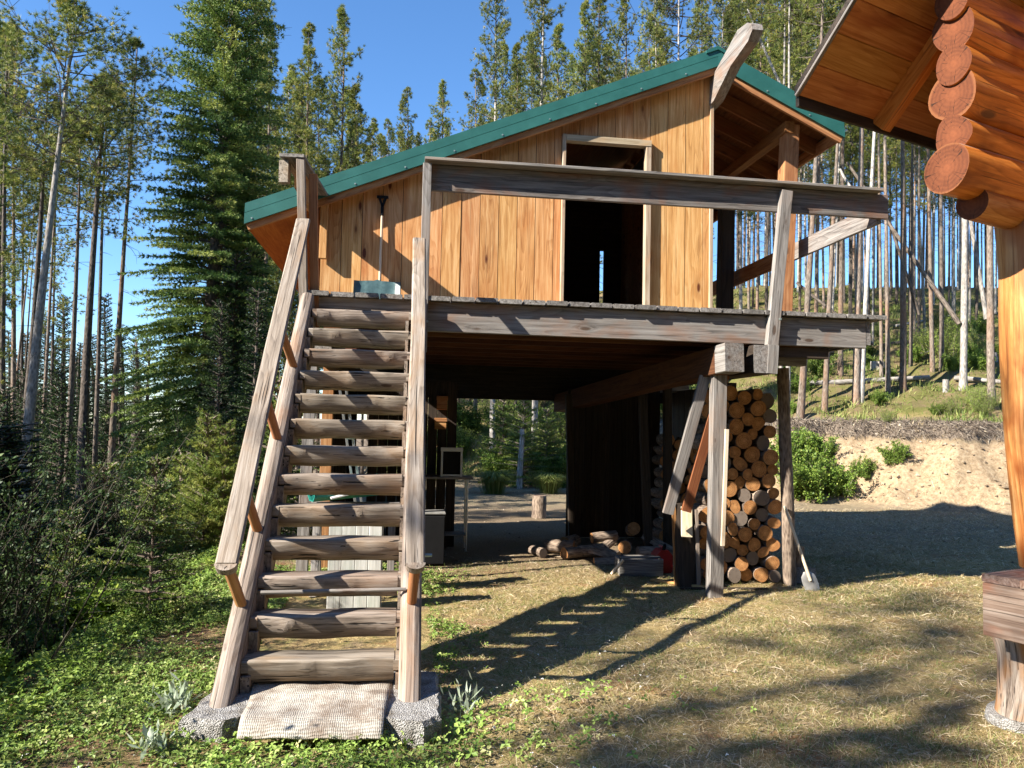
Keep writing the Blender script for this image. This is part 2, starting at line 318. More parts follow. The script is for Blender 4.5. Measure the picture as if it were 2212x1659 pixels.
def matcloth():
    m, n, b, o = newmat('worn_carpet'); g = NG(n); tc = g.node('ShaderNodeTexCoord').outputs['Object']
    w = g.node('ShaderNodeTexWave', wave_type='BANDS', bands_direction='Y'); g.put(w.inputs[0], tc); w.inputs['Scale'].default_value = 17; w.inputs['Distortion'].default_value = 3.5; w.inputs['Detail'].default_value = 2
    w2 = g.node('ShaderNodeTexWave', wave_type='BANDS', bands_direction='X'); g.put(w2.inputs[0], tc); w2.inputs['Scale'].default_value = 26; w2.inputs['Distortion'].default_value = 5
    f = g.noise(tc, 5, 6, .7); h = g.math('ADD', w.outputs['Fac'], g.math('MULTIPLY', w2.outputs['Fac'], .5))
    c = g.ramp(h, [(0.2, (.33, .30, .25)), (0.9, (.50, .465, .405))]); c = g.mix(g.ramp(f, [(0.42, 0.0), (0.62, .85)]), c, (.17, .12, .085))
    g.put(b.inputs['Base Color'], c); b.inputs['Roughness'].default_value = .95; g.put(b.inputs['Normal'], g.bump(g.math('ADD', h, g.noise(tc, 160, 3)), .7, .006)); return m
M['carpet'] = matcloth()
M['alu'] = plain('brushed_aluminium', (.62, .63, .64), .35, .85, .1)
M['teal'] = plain('teal_plastic', (.02, .22, .18), .35, 0, .1)
M['darkteal'] = plain('dark_green_plastic', (.02, .06, .06), .4, 0, .15)
M['black'] = plain('black_plastic', (.008, .008, .009), .7, 0, .2, spec=.15)
M['white'] = plain('dusty_white_paint', (.55, .55, .53), .6, 0, .15)
M['shovelblade'] = plain('clear_scuffed_plastic', (.055, .10, .105), .35, 0, .35, 12, .2)
M['palewood'] = wood('pale_handle_wood', (.5, .38, .24), (.66, .54, .38), (.75, .65, .5), knots=.2, crack=.1, bump=.1, var=.05)
M['rust'] = plain('grey_steel', (.36, .35, .33), .5, .5, .3)
M['red'] = plain('red_plastic', (.45, .02, .02), .4)
M['ply'] = wood('weathered_white_panel', (.33, .32, .30), (.50, .50, .47), (.62, .62, .60), stain=(.30, .36, .31), stain_amt=.5, knots=.1, crack=.3, bump=.2, var=.05)

# ================================================================== STAIRCASE
RUN, RISE, SW, SK = 0.2322, 0.23, 1.0434, 0.01745
st = empty('log_staircase', (0.5, 0, 0.15), 'steep weathered log staircase with half-log treads and two slanted handrails in front of the shed', 'staircase')
u_st = unit((SK*RUN, RUN, RISE)); n_st = unit((0, -RISE, RUN)) if False else unit((0, -RISE, RUN))
def on_line(Y, X, dz=0.0): return np.array([X+SK*Y, Y, .36+RISE/RUN*Y+dz])
for sx, X0 in (('L', -0.075), ('R', SW+0.055)):
    b = MB()
    w = .135 if sx == 'L' else .15
    p0 = on_line(-.30, X0, -.11); p1 = on_line(3.02, X0, -.13)
    prof = [(-w/2, -.12), (-w/2+.02, -.15), (w/2-.02, -.15), (w/2, -.12), (w/2, .085), (w/2-.018, .108), (w/2-.05, .12), (-w/2+.05, .12), (-w/2+.018, .10), (-w/2, .07)]
    sweep(b, p0, p1, prof, (0, -1, 1), 26, rad_f=logr(.035, 5 if sx == 'L' else 9, 4), warp=.008, rnd=.55, mend=1, smooth=False)
    # saw-tooth inner cheek that carries the treads
    pts = []
    for i in range(13):
        y = i*RUN; z = .30+i*RISE-.045
        pts += [(y-.035, z-RISE+.05 if i else z-.22), (y-.035, z), ]
        pts += [(y+.20, z)]
    pts.append((2.98, pts[-1][1])); pts.append((2.98, pts[-1][1]-.28)); pts.append((.05, -.0+.16))
    Xa, Xb = (-.006, .045) if sx == 'L' else (SW-.045, SW-.022)
    poly_prism(b, pts, Xa+.012, Xb+.02, .6)
    # cut the foot level on the slab
    o = b.build('stringer', [M['stair'], M['stair_end']], st)
def tread(i):
    y = i*RUN; z = .30+i*RISE; b = MB(); x0 = SK*y; r = .098+.008*random.random()
    D = .255
    # flat topped half log: profile in (depth, height); depth>0 = towards the back
    prof = [(.0, .052), (-.012, .045)]
    for k in range(9):
        a = math.pi*(0.98)*k/8; prof.append((.105-.118*math.cos(a)-.0, .03-(.155*math.sin(a))**1.0 if True else 0))
    prof.append((.225, .05))
    prof = [(p[0]+RNG.normal()*.002, p[1]) for p in prof][::-1]
    prof = np.array(prof); rf = logr(.045, 40+i, 3)
    ys = []
    k = len(prof); seg = 22; o = RNG.random(3)*30; VV, GG = [], []
    xa, xb = x0+.045, x0+SW-.045
    kn = [(random.random(), random.uniform(-.6, .7), random.uniform(.02, .035)) for _ in range(random.choice((1, 1, 2)))]
    cen = np.array([.1, .0])
    for s in range(seg+1):
        q = s/seg; P = prof-cen; th = np.arctan2(P[:, 1], P[:, 0]); P = P*rf(q, th)[:, None]
        flat = prof[:, 1] > .048
        P[flat] = (prof-cen)[flat]+np.array([0, .003*math.sin(9*q+i)])
        bump = .006*math.sin(7*q+i*2.1)+.004*math.sin(17*q+i)
        P[:, 0] += bump*(prof[:, 0] < .1); P = P+cen
        for (kq, kz, kr) in kn:
            d = math.exp(-((q-kq)*(xb-xa)/kr/1.0)**2)
            P[:, 0] -= .028*d*np.exp(-((prof[:, 1]+.03+kz*.05)/.035)**2)*(prof[:, 0] < .1)
        VV.append(np.column_stack([np.full(k, xa+(xb-xa)*q), y+P[:, 0], z+P[:, 1]])); GG.append(np.column_stack([np.full(k, (xb-xa)*q+o[0]), P[:, 0]+o[1], P[:, 1]+o[2]]))
    f = []
    for s in range(seg):
        for j in range(k):
            a = s*k+j; c = s*k+(j+1) % k; f.append((a, a+k, c+k, c))
    rn = .35+.4*random.random()
    b.add(np.vstack(VV), f, np.vstack(GG), rn, 0, True)
    for e in (0, -1): b.add(VV[e], [tuple(range(k)) if e == 0 else tuple(range(k))[::-1]], GG[e], rn, 1)
    for (xs, xe) in ((x0+.002, x0+.05), (x0+SW-.05, x0+SW-.002)):     # tongues lapping on the stringers
        board(b, (xs, y+.09, z+.006), (xe, y+.09, z+.006), .082, .20, (0, 0, 1), rnd=rn, c=.008)
    b.build('tread', [M['stair'], M['stair_end']], st)
for i in range(13): tread(i)
# handrails : half-log planks on round spindles
def hr_pt(Y, X, dz=0): return np.array([X, Y, 1.0+1.06*Y+dz])
HR = {'L': (-.115, -.095), 'R': (1.125, 1.125)}
for sx in 'LR':
    xa, xb = HR[sx]; b = MB(); Ye = 2.88 if sx == 'L' else 2.72
    w = .145 if sx == 'L' else .135
    prof = [(-w/2, .012), (-w/2, -.012)]+[(w/2*math.cos(a), -.012-.05*math.sin(a)) for a in np.linspace(math.pi, 0, 7)[1:-1]]+[(w/2, -.012), (w/2, .012), (w/2-.012, .024), (-w/2+.012, .024)]
    p0, p1 = hr_pt(-.02, xa), hr_pt(Ye, xb)
    t = unit(p1-p0)
    sweep(b, p0, p1, prof, (0, -1, 1), 24, rad_f=logr(.03, 71 if sx == 'L' else 77, 3), warp=.007, rnd=.62, mend=0)
    # rounded nose
    pr_ = []
    up = unit(np.cross(np.cross(t, (0, -1, 1)), t)); sd_ = unit(np.cross(t, (0, -1, 1)))
    noz = np.array([(w/2*math.cos(a), w/2*.75*math.sin(a)) for a in np.linspace(0, math.pi, 12)])
    v = np.vstack([[p0-t*q[1]+sd_*q[0]+up*.023 for q in noz], [p0-t*q[1]*.9+sd_*q[0]*.95-up*.045 for q in noz]]); k = 12
    f = [tuple(range(k)), tuple(range(2*k-1, k-1, -1))]+[(j+1, j, j+k, j+k+1) for j in range(k-1)]
    b.add(v, f, np.column_stack([v[:, 2], v[:, 0], v[:, 1]])+3.1, .6, 0)
    b.build('handrail', [M['stair'], M['stair_end']], st)
    # spindles, leaning square off the slope
    spots = [(.02, .28), (.46, .74), (1.12, 1.43), (1.72, 2.12)]
    for (Y, Yb_) in spots:
        b = MB(); T = hr_pt(Y, xa+(xb-xa)*Y/3, -.05); Bt = on_line(Yb_, (-.06 if sx == 'L' else SW+.06), -.01)
        log(b, T, Bt, .038, .036, n=12, seg=6, amp=.03, mend=0)
        b.build('spindle', [M['post'], M['post']], st)
b = MB(); sweep(b, (1.07, .30, .745), (.05, .35, .72), circ(.014, 8), seg=1, rnd=.6); b.build('tie_rod', M['gray'], st)
b = MB(); sweep(b, (1.19, .10, 1.02), (1.24, .10, 1.02), circ(.012, 8)); b.build('bolt', M['screw'], st)

# slab and carpet
b = MB()
def blob_slab(pts, z0, z1):
    k = len(pts); P = np.array(pts); rows = [np.column_stack([P, np.full(k, z0)]), np.column_stack([P, np.full(k, z1-.03)]), np.column_stack([(P-P.mean(0))*.975+P.mean(0), np.full(k, z1)])]
    v = np.vstack(rows); f = [(r*k+j, r*k+(j+1) % k, (r+1)*k+(j+1) % k, (r+1)*k+j) for r in range(2) for j in range(k)]+[tuple(range(2*k, 3*k))]
    return v, f
c0 = [(-.25, -.42), (-.02, -.50), (.10, -.43), (.35, -.42), (.75, -.44), (.90, -.52), (1.2, -.62), (1.29, -.52), (1.32, -.1), (1.30, .34), (1.1, .4), (.4, .42), (-.1, .36), (-.2, .1)]
cc = []
for i in range(len(c0)):
    a, c = np.array(c0[i]), np.array(c0[(i+1) % len(c0)])
    for q in np.linspace(0, 1, 6)[:-1]: cc.append(a+(c-a)*q+RNG.normal(size=2)*.008)
v, f = blob_slab(cc, -.15, .15); b.add(v, f)
tag(b.build('concrete_slab', M['concrete']), 'rough grey aggregate concrete slab under the foot of the staircase', 'slab')
b = MB(); nx, ny = 26, 20; vv = []
for j in range(ny+1):
    for i in range(nx+1):
        a, c = i/nx, j/ny
        x = .105+.02*(1-a)*math.sin(c*3)+a*(.84+.05*c)-.06*c*(1-a); y = -.60-.05*a+c*(.82+.0*a)
        z = .168+.007*math.sin(9*y+4*x)+.012*math.exp(-((y+.18-.08*math.sin(4*x))/.05)**2)*(a > .05)+.004*math.sin(23*x)
        if c < .14: z -= (.14-c)**1.3*1.1
        vv.append((x, y, z))
f = [(j*(nx+1)+i, j*(nx+1)+i+1, (j+1)*(nx+1)+i+1, (j+1)*(nx+1)+i) for j in range(ny) for i in range(nx)]
k = len(vv); v2 = [(x, y, z-.012) for x, y, z in vv]; f2 = [tuple(q+k for q in reversed(t)) for t in f]
edge = [i for i in range(nx+1)]+[(j)*(nx+1)+nx for j in range(1, ny+1)]+[ny*(nx+1)+i for i in range(nx-1, -1, -1)]+[j*(nx+1) for j in range(ny-1, 0, -1)]
f3 = [(edge[i], edge[i]+k, edge[(i+1) % len(edge)]+k, edge[(i+1) % len(edge)]) for i in range(len(edge))]
b.add(vv+v2, f+f2+f3, smooth=True)
tag(b.build('carpet_mat', M['carpet']), 'pale worn carpet mat lying on the slab below the lowest stair tread', 'mat')

# ================================================================== SHED
sh = empty('raised_timber_shed', (3, 8, 0), 'raised pine-board shed on posts with green metal roof, front deck and open woodshed underneath', 'shed')
YD, ZD = 3.07, 3.34          # deck front, deck top
YW, YR, YB = 4.6, 4.42, 9.0  # gable wall, roof edge, back
def P(name, b, mats, parent=None): return b.build(name, mats, parent or sh)
# deck boards (ends show at the front edge)
b = MB(); x = -.06; i = 0
while x < 6.52:
    w = .238+.012*random.random(); y1 = YW+.4 if x < 5.0 else YB
    board(b, (x+w/2, YD-.05-.03*random.random(), ZD-.026-.006*random.random()), (x+w/2, y1, ZD-.026), .05, w, (0, 0, 1), c=.008, rnd=RNG.random()); x += w+.016; i += 1
P('deck_boards', b, M['deck'])
b = MB(); board(b, (1.24, YD+.035, 3.118), (6.44, YD+.035, 3.108), .33, .055, seg=6, rnd=.62, c=.006); P('rim_board', b, M['grayrust'])
b = MB(); board(b, (6.475, YD+.01, 3.13), (6.475, YB, 3.13), .29, .055, rnd=.7); P('rim_board', b, M['gray'])
b = MB(); board(b, (-.06, YD+.035, 3.16), (1.235, YD+.035, 3.16), .25, .05, rnd=.5); P('rim_board', b, M['stair'])
for k, y in enumerate(np.arange(YD+.55, YB-.2, .62)):
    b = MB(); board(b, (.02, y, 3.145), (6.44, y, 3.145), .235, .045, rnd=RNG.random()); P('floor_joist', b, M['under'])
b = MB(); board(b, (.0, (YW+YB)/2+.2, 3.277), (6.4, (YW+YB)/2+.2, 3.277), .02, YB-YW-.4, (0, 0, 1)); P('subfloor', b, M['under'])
# big beams running front to back, cut at a slant at the front
def beam(name, xa, xb, y0, y1, z0a, z0b, h, w, mat, m2=None):
    b = MB(); board(b, (xa, y0, z0a+h/2), (xb, y1, z0b+h/2), h, w, (0, 0, 1), c=.008, rnd=.5)
    board(b, (xa+.0, y0-.006, z0a+h/2), (xa, y0-.0005, z0a+h/2), h-.004, w-.004, (0, 0, 1), c=.008, rnd=.6, m=1)
    return P(name, b, [mat, m2 or M['gray']])
beam('main_beam', 4.715-.026, 3.95, 3.14, YB, 2.60-.013, 2.22, .325, .235, M['under'])  # shaded stretch of the beam, given the dark under-deck colour
b = MB(); board(b, (4.715, 2.90, 2.765), (4.692, 3.137, 2.752), .327, .237, rnd=.5, c=.008); P('sunlit_beam_end', b, M['gray'])  # sunlit front of the same beam, painted as a separate grey piece
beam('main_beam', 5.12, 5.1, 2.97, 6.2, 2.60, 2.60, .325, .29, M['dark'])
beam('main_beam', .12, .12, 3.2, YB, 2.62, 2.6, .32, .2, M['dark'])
b = MB(); board(b, (5.2, 3.2, 2.87), (6.0, 3.2, 2.87), .12, .12); P('cross_beam', b, M['dark'])
for (x1, y, zz, h) in ((6.1, 3.9, 2.86, .16), (5.8, 4.6, 2.84, .2), (6.3, 8.5, 2.72, .2)):
    b = MB(); board(b, (4.85, y, zz), (x1, y, zz), h, .14); P('cross_beam', b, M['gray'])
b = MB(); board(b, (0, YB, 2.81), (6.4, YB, 2.81), .76, .10); P('cross_beam', b, M['dark'])
# walls: vertical boards following the roof
XL, XRt = -.09, 5.15; XRI = 5.13; ZRI = 7.155; SL = (7.155-4.612)/(5.141+1.016); SR = (7.153-6.296)/(6.995-5.141)
def ztop(x): return ZRI-SL*(XRI-x) if x < XRI else ZRI-SR*(x-XRI)
DX0, DX1, DZ = 3.05, 4.21, 5.80
b = MB(); bb = MB(); x = XL
edges = [XL]
while edges[-1] < DX0-.30: edges.append(edges[-1]+.243+.015*random.random())
edges.append(DX0-.03); k_left = len(edges)
rest = [DX1+.04]; 
while rest[-1] < XRt-.14: rest.append(min(XRt, rest[-1]+.24+.02*random.random()))
over = list(np.linspace(DX0-.03, DX1+.04, 6))
def wallboard(xa, xb, z0):
    r = RNG.random(); o = RNG.random(3)*30; a, c = xa+.004, xb-.004; y0 = YW-.012+RNG.random()*.008; y1 = YW+.014
    za, zb = ztop(a)-.31, ztop(c)-.31
    v = np.array([(a, y0, z0), (c, y0, z0), (c, y0, zb), (a, y0, za), (a, y1, z0), (c, y1, z0), (c, y1, zb), (a, y1, za)])
    g = np.column_stack([v[:, 2]+o[0], v[:, 0]+o[1], v[:, 1]+o[2]])
    b.add(v, [(0, 1, 2, 3), (5, 4, 7, 6), (1, 5, 6, 2), (4, 0, 3, 7), (3, 2, 6, 7), (4, 5, 1, 0)], g, r)
for i in range(len(edges)-1): wallboard(edges[i], edges[i+1], ZD+.012)
for i in range(len(rest)-1): wallboard(rest[i], rest[i+1], ZD+.012)
for i in range(5): wallboard(over[i], over[i+1], DZ+.05)
gw = P('gable_wall', b, M['pine'])
for (n_, p0, p1, w, t, mt) in (('door_jamb', (DX0-.005, YW-.02, ZD), (DX0-.005, YW-.02, DZ+.05), .10, .045, 'trim'), ('door_jamb', (DX1+.0, YW-.02, ZD), (DX1+.0, YW-.02, DZ+.02), .10, .075, 'trim'), ('door_header', (DX0+.02, YW-.022, DZ+.0), (DX1+.035, YW-.022, DZ+.0), .11, .085, 'trim'), ('corner_trim', (XRt-.03, YW-.022, ZD+.012), (XRt-.03, YW-.022, 6.45), .03, .05, 'trim')):
    b = MB()
    if n_ == 'door_header': board(b, p0, p1, t, w, (0, 0, 1), rnd=.5)
    else: board(b, p0, p1, w, t, (0, 1, 0), rnd=.55)
    P(n_, b, M[mt], gw)
b = MB()   # dark backing behind the board gaps, split round the doorway
def slab_wall(b, xa, xb, y0, y1, z0, fa, fb):
    v = np.array([(xa, y0, z0), (xb, y0, z0), (xb, y0, fb), (xa, y0, fa), (xa, y1, z0), (xb, y1, z0), (xb, y1, fb), (xa, y1, fa)])
    b.add(v, [(0, 1, 2, 3), (5, 4, 7, 6), (1, 5, 6, 2), (4, 0, 3, 7), (3, 2, 6, 7), (4, 5, 1, 0)], v, RNG.random())
slab_wall(b, XL+.02, DX0-.04, YW+.02, YW+.06, ZD, ztop(XL)-.34, ztop(DX0)-.36); slab_wall(b, DX1+.05, XRt-.02, YW+.02, YW+.06, ZD, ztop(DX1)-.36, ztop(XRt)-.36); slab_wall(b, DX0-.04, DX1+.05, YW+.02, YW+.06, DZ+.06, ztop(DX0)-.36, ztop(DX1)-.36)
P('wall_backing', b, M['dark'])
b = MB(); slab_wall(b, XL, XL+.05, YW+.07, YB, ZD, ztop(XL)-.34, ztop(XL)-.34); P('side_wall', b, M['pine'])
b = MB()
for j in range(17):
    y = YW+.07+j*.2545; slab_wall(b, XRt-.05, XRt, y, y+.252, ZD, ztop(XRt)-.36, ztop(XRt)-.36)
P('side_wall', b, M['pine'])
b = MB(); slab_wall(b, XL, 5.40, YB-.05, YB, ZD, ztop(XL)-.34, ztop(5.4)-.36); 
b = MB(); SX0, SX1 = onY(1293, 657, YB)[0], onY(1303, 560, YB)[0]
slab_wall(b, XL+.05, SX0, YB-.06, YB, ZD, ztop(XL)-.34, ztop(SX0)-.36); slab_wall(b, SX1, XRt-.05, YB-.06, YB, ZD, ztop(SX1)-.36, ztop(XRt)-.36); slab_wall(b, SX0, SX1, YB-.06, YB, 5.35, ztop(SX0)-.36, ztop(SX1)-.36); P('back_wall', b, M['dark'])
b = MB(); slab_wall(b, 1.6, 2.9, 7.2, 7.26, ZD, 6.1, 6.5); P('inner_partition', b, M['rafter'])
# roof
def roofplane(name, xa, xb, y0, y1, off0, off1, mat, parent=None, ribs=False):
    b = MB(); v = []
    za, zb = ztop(xa), ztop(xb)
    v = np.array([(xa, y0, za-off1), (xb, y0, zb-off1), (xb, y0, zb-off0), (xa, y0, za-off0), (xa, y1, za-off1), (xb, y1, zb-off1), (xb, y1, zb-off0), (xa, y1, za-off0)])
    g = np.column_stack([v[:, 1], v[:, 0], v[:, 2]])
    b.add(v, [(0, 1, 2, 3), (5, 4, 7, 6), (1, 5, 6, 2), (4, 0, 3, 7), (3, 2, 6, 7), (4, 5, 1, 0)], g, .5)
    if ribs:
        y = y0+.12
        while y < y1:
            s = 1
            vv = np.array([(xa, y-.02, za-off0-.001), (xb, y-.02, zb-off0-.001), (xb, y+.02, zb-off0-.001), (xa, y+.02, za-off0-.001), (xa, y-.01, za-off0+.022), (xb, y-.01, zb-off0+.022), (xb, y+.01, zb-off0+.022), (xa, y+.01, za-off0+.022)])
            b.add(vv, [(0, 1, 5, 4), (2, 3, 7, 6), (4, 5, 6, 7), (1, 2, 6, 5), (3, 0, 4, 7)], vv, .5); y += .23
    return P(name, b, mat, parent)
XE0, XE1 = -1.0, 6.985
rf = roofplane('metal_roof', XE0, XRI, YR+.02, YB+.36, .035, .06, M['green'], ribs=True)
roofplane('metal_roof', XRI, XE1, YR+.02, YB+.36, .035, .06, M['green'], ribs=True)
for (xa, xb) in ((XE0, XRI), (XRI, XE1)):       # two-step rake trim
    b = MB(); s = ztop
    for (o0, o1, yy0, yy1) in ((.0, .118, YR-.012, YR+.02), (.130, .262, YR-.028, YR+.018), (.116, .130, YR+.008, YR+.019)):
        v = np.array([(xa, yy0, s(xa)-o1), (xb, yy0, s(xb)-o1), (xb, yy0, s(xb)-o0), (xa, yy0, s(xa)-o0), (xa, yy1, s(xa)-o1), (xb, yy1, s(xb)-o1), (xb, yy1, s(xb)-o0), (xa, yy1, s(xa)-o0)])
        b.add(v, [(0, 1, 2, 3), (5, 4, 7, 6), (1, 5, 6, 2), (4, 0, 3, 7), (3, 2, 6, 7), (4, 5, 1, 0)], v, .5)
    rt = P('rake_trim', b, M['green'], rf)
    b = MB()
    for x in np.arange(xa+.09, xb, .62):
        sweep(b, (x, YR-.036, s(x)-.225), (x, YR-.02, s(x)-.225), circ(.011, 8))
    bo = b.build('screw', M['screw'], None); bo.parent = rf; bo.location = bo.location-rf.location-sh.location
b = MB()
for (sgn, xe) in ((-1, XRI-.2), (1, XRI+.2)):
    sweep(b, (XRI, YR-.03, 0), (XRI, YB+.36, 0), [(0, ZRI+.022), (sgn*.17, ztop(XRI+sgn*.17)+.012), (sgn*.17, ztop(XRI+sgn*.17)-.03), (0, ZRI-.03)] if sgn < 0 else [(0, ZRI+.021), (0, ZRI-.031), (sgn*.17, ztop(XRI+sgn*.17)-.031), (sgn*.17, ztop(XRI+sgn*.17)+.011)])
P('ridge_cap', b, M['green'], rf)
b = MB()
for (xe, y0) in ((XE0+.005, YR+.03), (XE1-.005, YR+.03)):
    board(b, (xe, y0, ztop(xe)-.13), (xe, YB+.36, ztop(xe)-.13), .2, .03, rnd=.4)
P('eave_trim', b, M['green'], rf)
roofplane('roof_deck', XE0+.02, XRI, YR+.045, YB+.37, .065, .09, M['rafter']); roofplane('roof_deck', XRI, XE1-.02, YR+.045, YB+.37, .065, .09, M['rafter'])
roofplane('soffit', XE0+.03, XL+.6, YR+.05, YB+.36, .295, .31, M['soffit'])
def rafter(y, w, name, mat, o0=.1, o1=.335, xs=((XE0+.03, XRI), (XRI, XE1-.03))):
    for (xa, xb) in xs:
        b = MB(); h = (o1-o0); m_ = (o0+o1)/2
        t0, t1 = np.array((xa, y, ztop(xa)-m_)), np.array((xb, y, ztop(xb)-m_))
        board(b, t0, t1, h*.93, w, (0, 0, 1), rnd=RNG.random()*.6+.2); P(name, b, mat)
rafter(YR+.026, .045, 'fly_rafter', M['post'], .25, .352)
for y in np.arange(5.05, YB, .61): rafter(y, .045, 'rafter', M['rafter'], .1, .335, ((XRI, XE1-.05),) if False else ((XRt-.1, XE1-.05),))
b = MB(); board(b, (6.93, YR+.05, ztop(6.93)-.24), (6.93, YB+.36, ztop(6.93)-.24), .17, .04); P('eave_board', b, M['post'])
# ridge beam with shaped end
b = MB(); pts = [(YB, 6.45), (YB, 6.72), (4.5, 6.79), (3.93, 6.955), (3.70, 7.03), (3.42, 6.98), (3.30, 6.90), (3.27, 6.82), (3.40, 6.73), (3.9, 6.66), (4.45, 6.43), (4.6, 6.42)]
poly_prism(b, [(p[0], p[1]) for p in pts], 5.09, 5.23, .5); P('ridge_beam', b, M['grayrust'])
# porch posts and deck posts
b = MB(); board(b, (6.22, YW+.12, ZD), (6.34, YW+.12, ztop(6.34)-.33), .2, .2, (0, 1, 0), rnd=.45); P('porch_post', b, M['post'])
b = MB(); board(b, (6.36, 7.0, ZD), (6.40, 7.0, ztop(6.40)-.33), .22, .22, (0, 1, 0), rnd=.2); P('porch_post', b, M['dark'])
b = MB(); board(b, (6.22, 8.85, ZD), (6.28, 8.85, ztop(6.28)-.33), .2, .2, (0, 1, 0), rnd=.2); P('porch_post', b, M['dark'])
b = MB(); board(b, (6.28, YW+.0, ztop(6.28)-.41), (6.28, YB, ztop(6.28)-.41), .16, .14); P('eave_beam', b, M['rafter'])
# railing
b = MB(); board(b, (-.065, YD-.045, 3.08), (-.155, YD-.045, 4.745), .10, .085, (0, 1, 0), rnd=.6); P('railing_post', b, M['stair'])
b = MB(); board(b, (1.20, YD-.03, 2.72), (1.20, YD-.03, 4.80), .09, .095, (0, 1, 0), rnd=.6); P('railing_post', b, M['gray'])
b = MB(); board(b, (5.22, YD-.045, 2.93), (5.40, YD-.045, 4.76), .085, .135, (0, 1, 0), rnd=.75); P('railing_post', b, M['gray'])
b = MB(); board(b, (5.20, YD-.06, 2.60), (5.22, YD-.06, 2.93), .10, .13, (0, 1, 0), rnd=.65); P('post_foot_block', b, M['gray'])
b = MB(); board(b, (1.17, YD-.02, 4.845), (6.60, YD-.02, 4.838), .034, .20, (0, 0, 1), seg=14, warp=.006, rnd=.8); P('rail_cap', b, M['gray'])
b = MB(); board(b, (1.25, YD+.035, 4.675), (6.74, YD+.035, 4.668), .295, .05, seg=10, rnd=.45, warp=.003); P('rail_board', b, M['rail'])
b = MB(); board(b, (6.66, YD+.07, 4.60), (6.635, 5.3, 4.573), .25, .05, seg=3, rnd=.55); P('side_rail', b, M['gray'])
b = MB(); board(b, (6.635, 5.301, 4.573), (6.60, 8.8, 4.53), .25, .05, seg=4, rnd=.5); P('side_rail', b, M['post'])
b = MB(); board(b, (-.245, YD-.10, 4.775), (-.12, YW-.03, 4.79), .035, .26, (0, 0, 1), rnd=.5); P('rail_cap', b, M['deck'])
b = MB(); board(b, (-.20, YD+.01, 4.60), (-.15, YW-.03, 4.62), .29, .045, rnd=.4); P('side_rail', b, M['post'])
b = MB(); board(b, (-.335, YD-.03, 4.62), (-.32, YD+.06, 4.62), .24, .10, rnd=.4); P('rail_block', b, M['stair'])
b = MB(); board(b, (-.05, YW-.08, 4.0), (-.05, YW-.08, 4.75), .09, .09, (0, 1, 0), rnd=.5); P('railing_post', b, M['pine'])
b = MB(); board(b, (.045, YD+.03, 2.95), (-.03, YD+.03, 4.62), .06, .09, (0, 1, 0), rnd=.45); P('railing_post', b, M['post'])
for (x, z, y) in ((5.275, 3.235, YD-.09), (1.212, 3.05, YD-.08)):
    b = MB(); sweep(b, (x+.03, y-.012, z), (x+.03, y+.01, z), circ(.014, 8)); P('bolt', b, M['screw'])
# lower posts and braces
b = MB(); board(b, (4.665, 3.31, -.08), (4.69, 3.29, 2.59), .13, .165, (0, 1, 0), rnd=.45, seg=5); P('ground_post', b, M['gray'])
b = MB(); board(b, (4.72, 3.21, .60), (4.76, 3.20, 1.95), .03, .045, (0, 1, 0), rnd=.45); P('ground_post_batten', b, M['palewood'])
b = MB(); log(b, (5.93, 3.93, -.05), (5.83, 3.93, 2.75), .085, .075, n=16, seg=12, amp=.05, mend=0); P('log_post', b, [M['fire_bark'], M['fire_bark']])
b = MB(); board(b, (4.20, 3.62, .92), (4.58, 3.42, 2.58), .05, .13, (0, 1, 0), rnd=.3); P('brace', b, M['gray'])
b = MB(); board(b, (4.42, 3.60, .95), (4.83, 3.45, 2.6), .05, .12, (0, 1, 0), rnd=.3); P('brace', b, M['rafter'])
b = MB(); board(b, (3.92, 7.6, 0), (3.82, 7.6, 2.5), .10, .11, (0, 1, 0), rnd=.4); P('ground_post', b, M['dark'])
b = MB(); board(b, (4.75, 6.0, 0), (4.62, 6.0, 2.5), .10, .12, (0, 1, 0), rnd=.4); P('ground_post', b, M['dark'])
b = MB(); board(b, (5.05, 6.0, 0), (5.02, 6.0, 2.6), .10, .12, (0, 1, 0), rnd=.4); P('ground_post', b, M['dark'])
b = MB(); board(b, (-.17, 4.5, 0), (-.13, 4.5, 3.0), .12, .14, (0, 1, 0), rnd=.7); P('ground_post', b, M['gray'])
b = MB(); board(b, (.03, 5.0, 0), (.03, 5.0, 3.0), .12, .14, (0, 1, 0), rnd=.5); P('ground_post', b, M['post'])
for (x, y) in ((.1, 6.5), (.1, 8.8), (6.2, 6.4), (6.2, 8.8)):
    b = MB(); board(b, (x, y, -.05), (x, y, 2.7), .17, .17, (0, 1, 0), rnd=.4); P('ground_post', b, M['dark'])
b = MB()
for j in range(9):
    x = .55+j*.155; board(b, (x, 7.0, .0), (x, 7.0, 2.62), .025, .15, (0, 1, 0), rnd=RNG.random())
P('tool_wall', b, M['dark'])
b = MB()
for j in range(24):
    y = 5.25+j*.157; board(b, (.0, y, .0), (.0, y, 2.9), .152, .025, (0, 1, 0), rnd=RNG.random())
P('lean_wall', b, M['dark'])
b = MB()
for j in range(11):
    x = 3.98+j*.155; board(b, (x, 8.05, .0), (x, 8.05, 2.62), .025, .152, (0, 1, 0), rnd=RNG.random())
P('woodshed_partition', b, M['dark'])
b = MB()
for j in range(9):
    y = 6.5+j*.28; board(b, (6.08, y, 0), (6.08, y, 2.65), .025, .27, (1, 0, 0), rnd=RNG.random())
P('woodshed_partition', b, M['dark'])
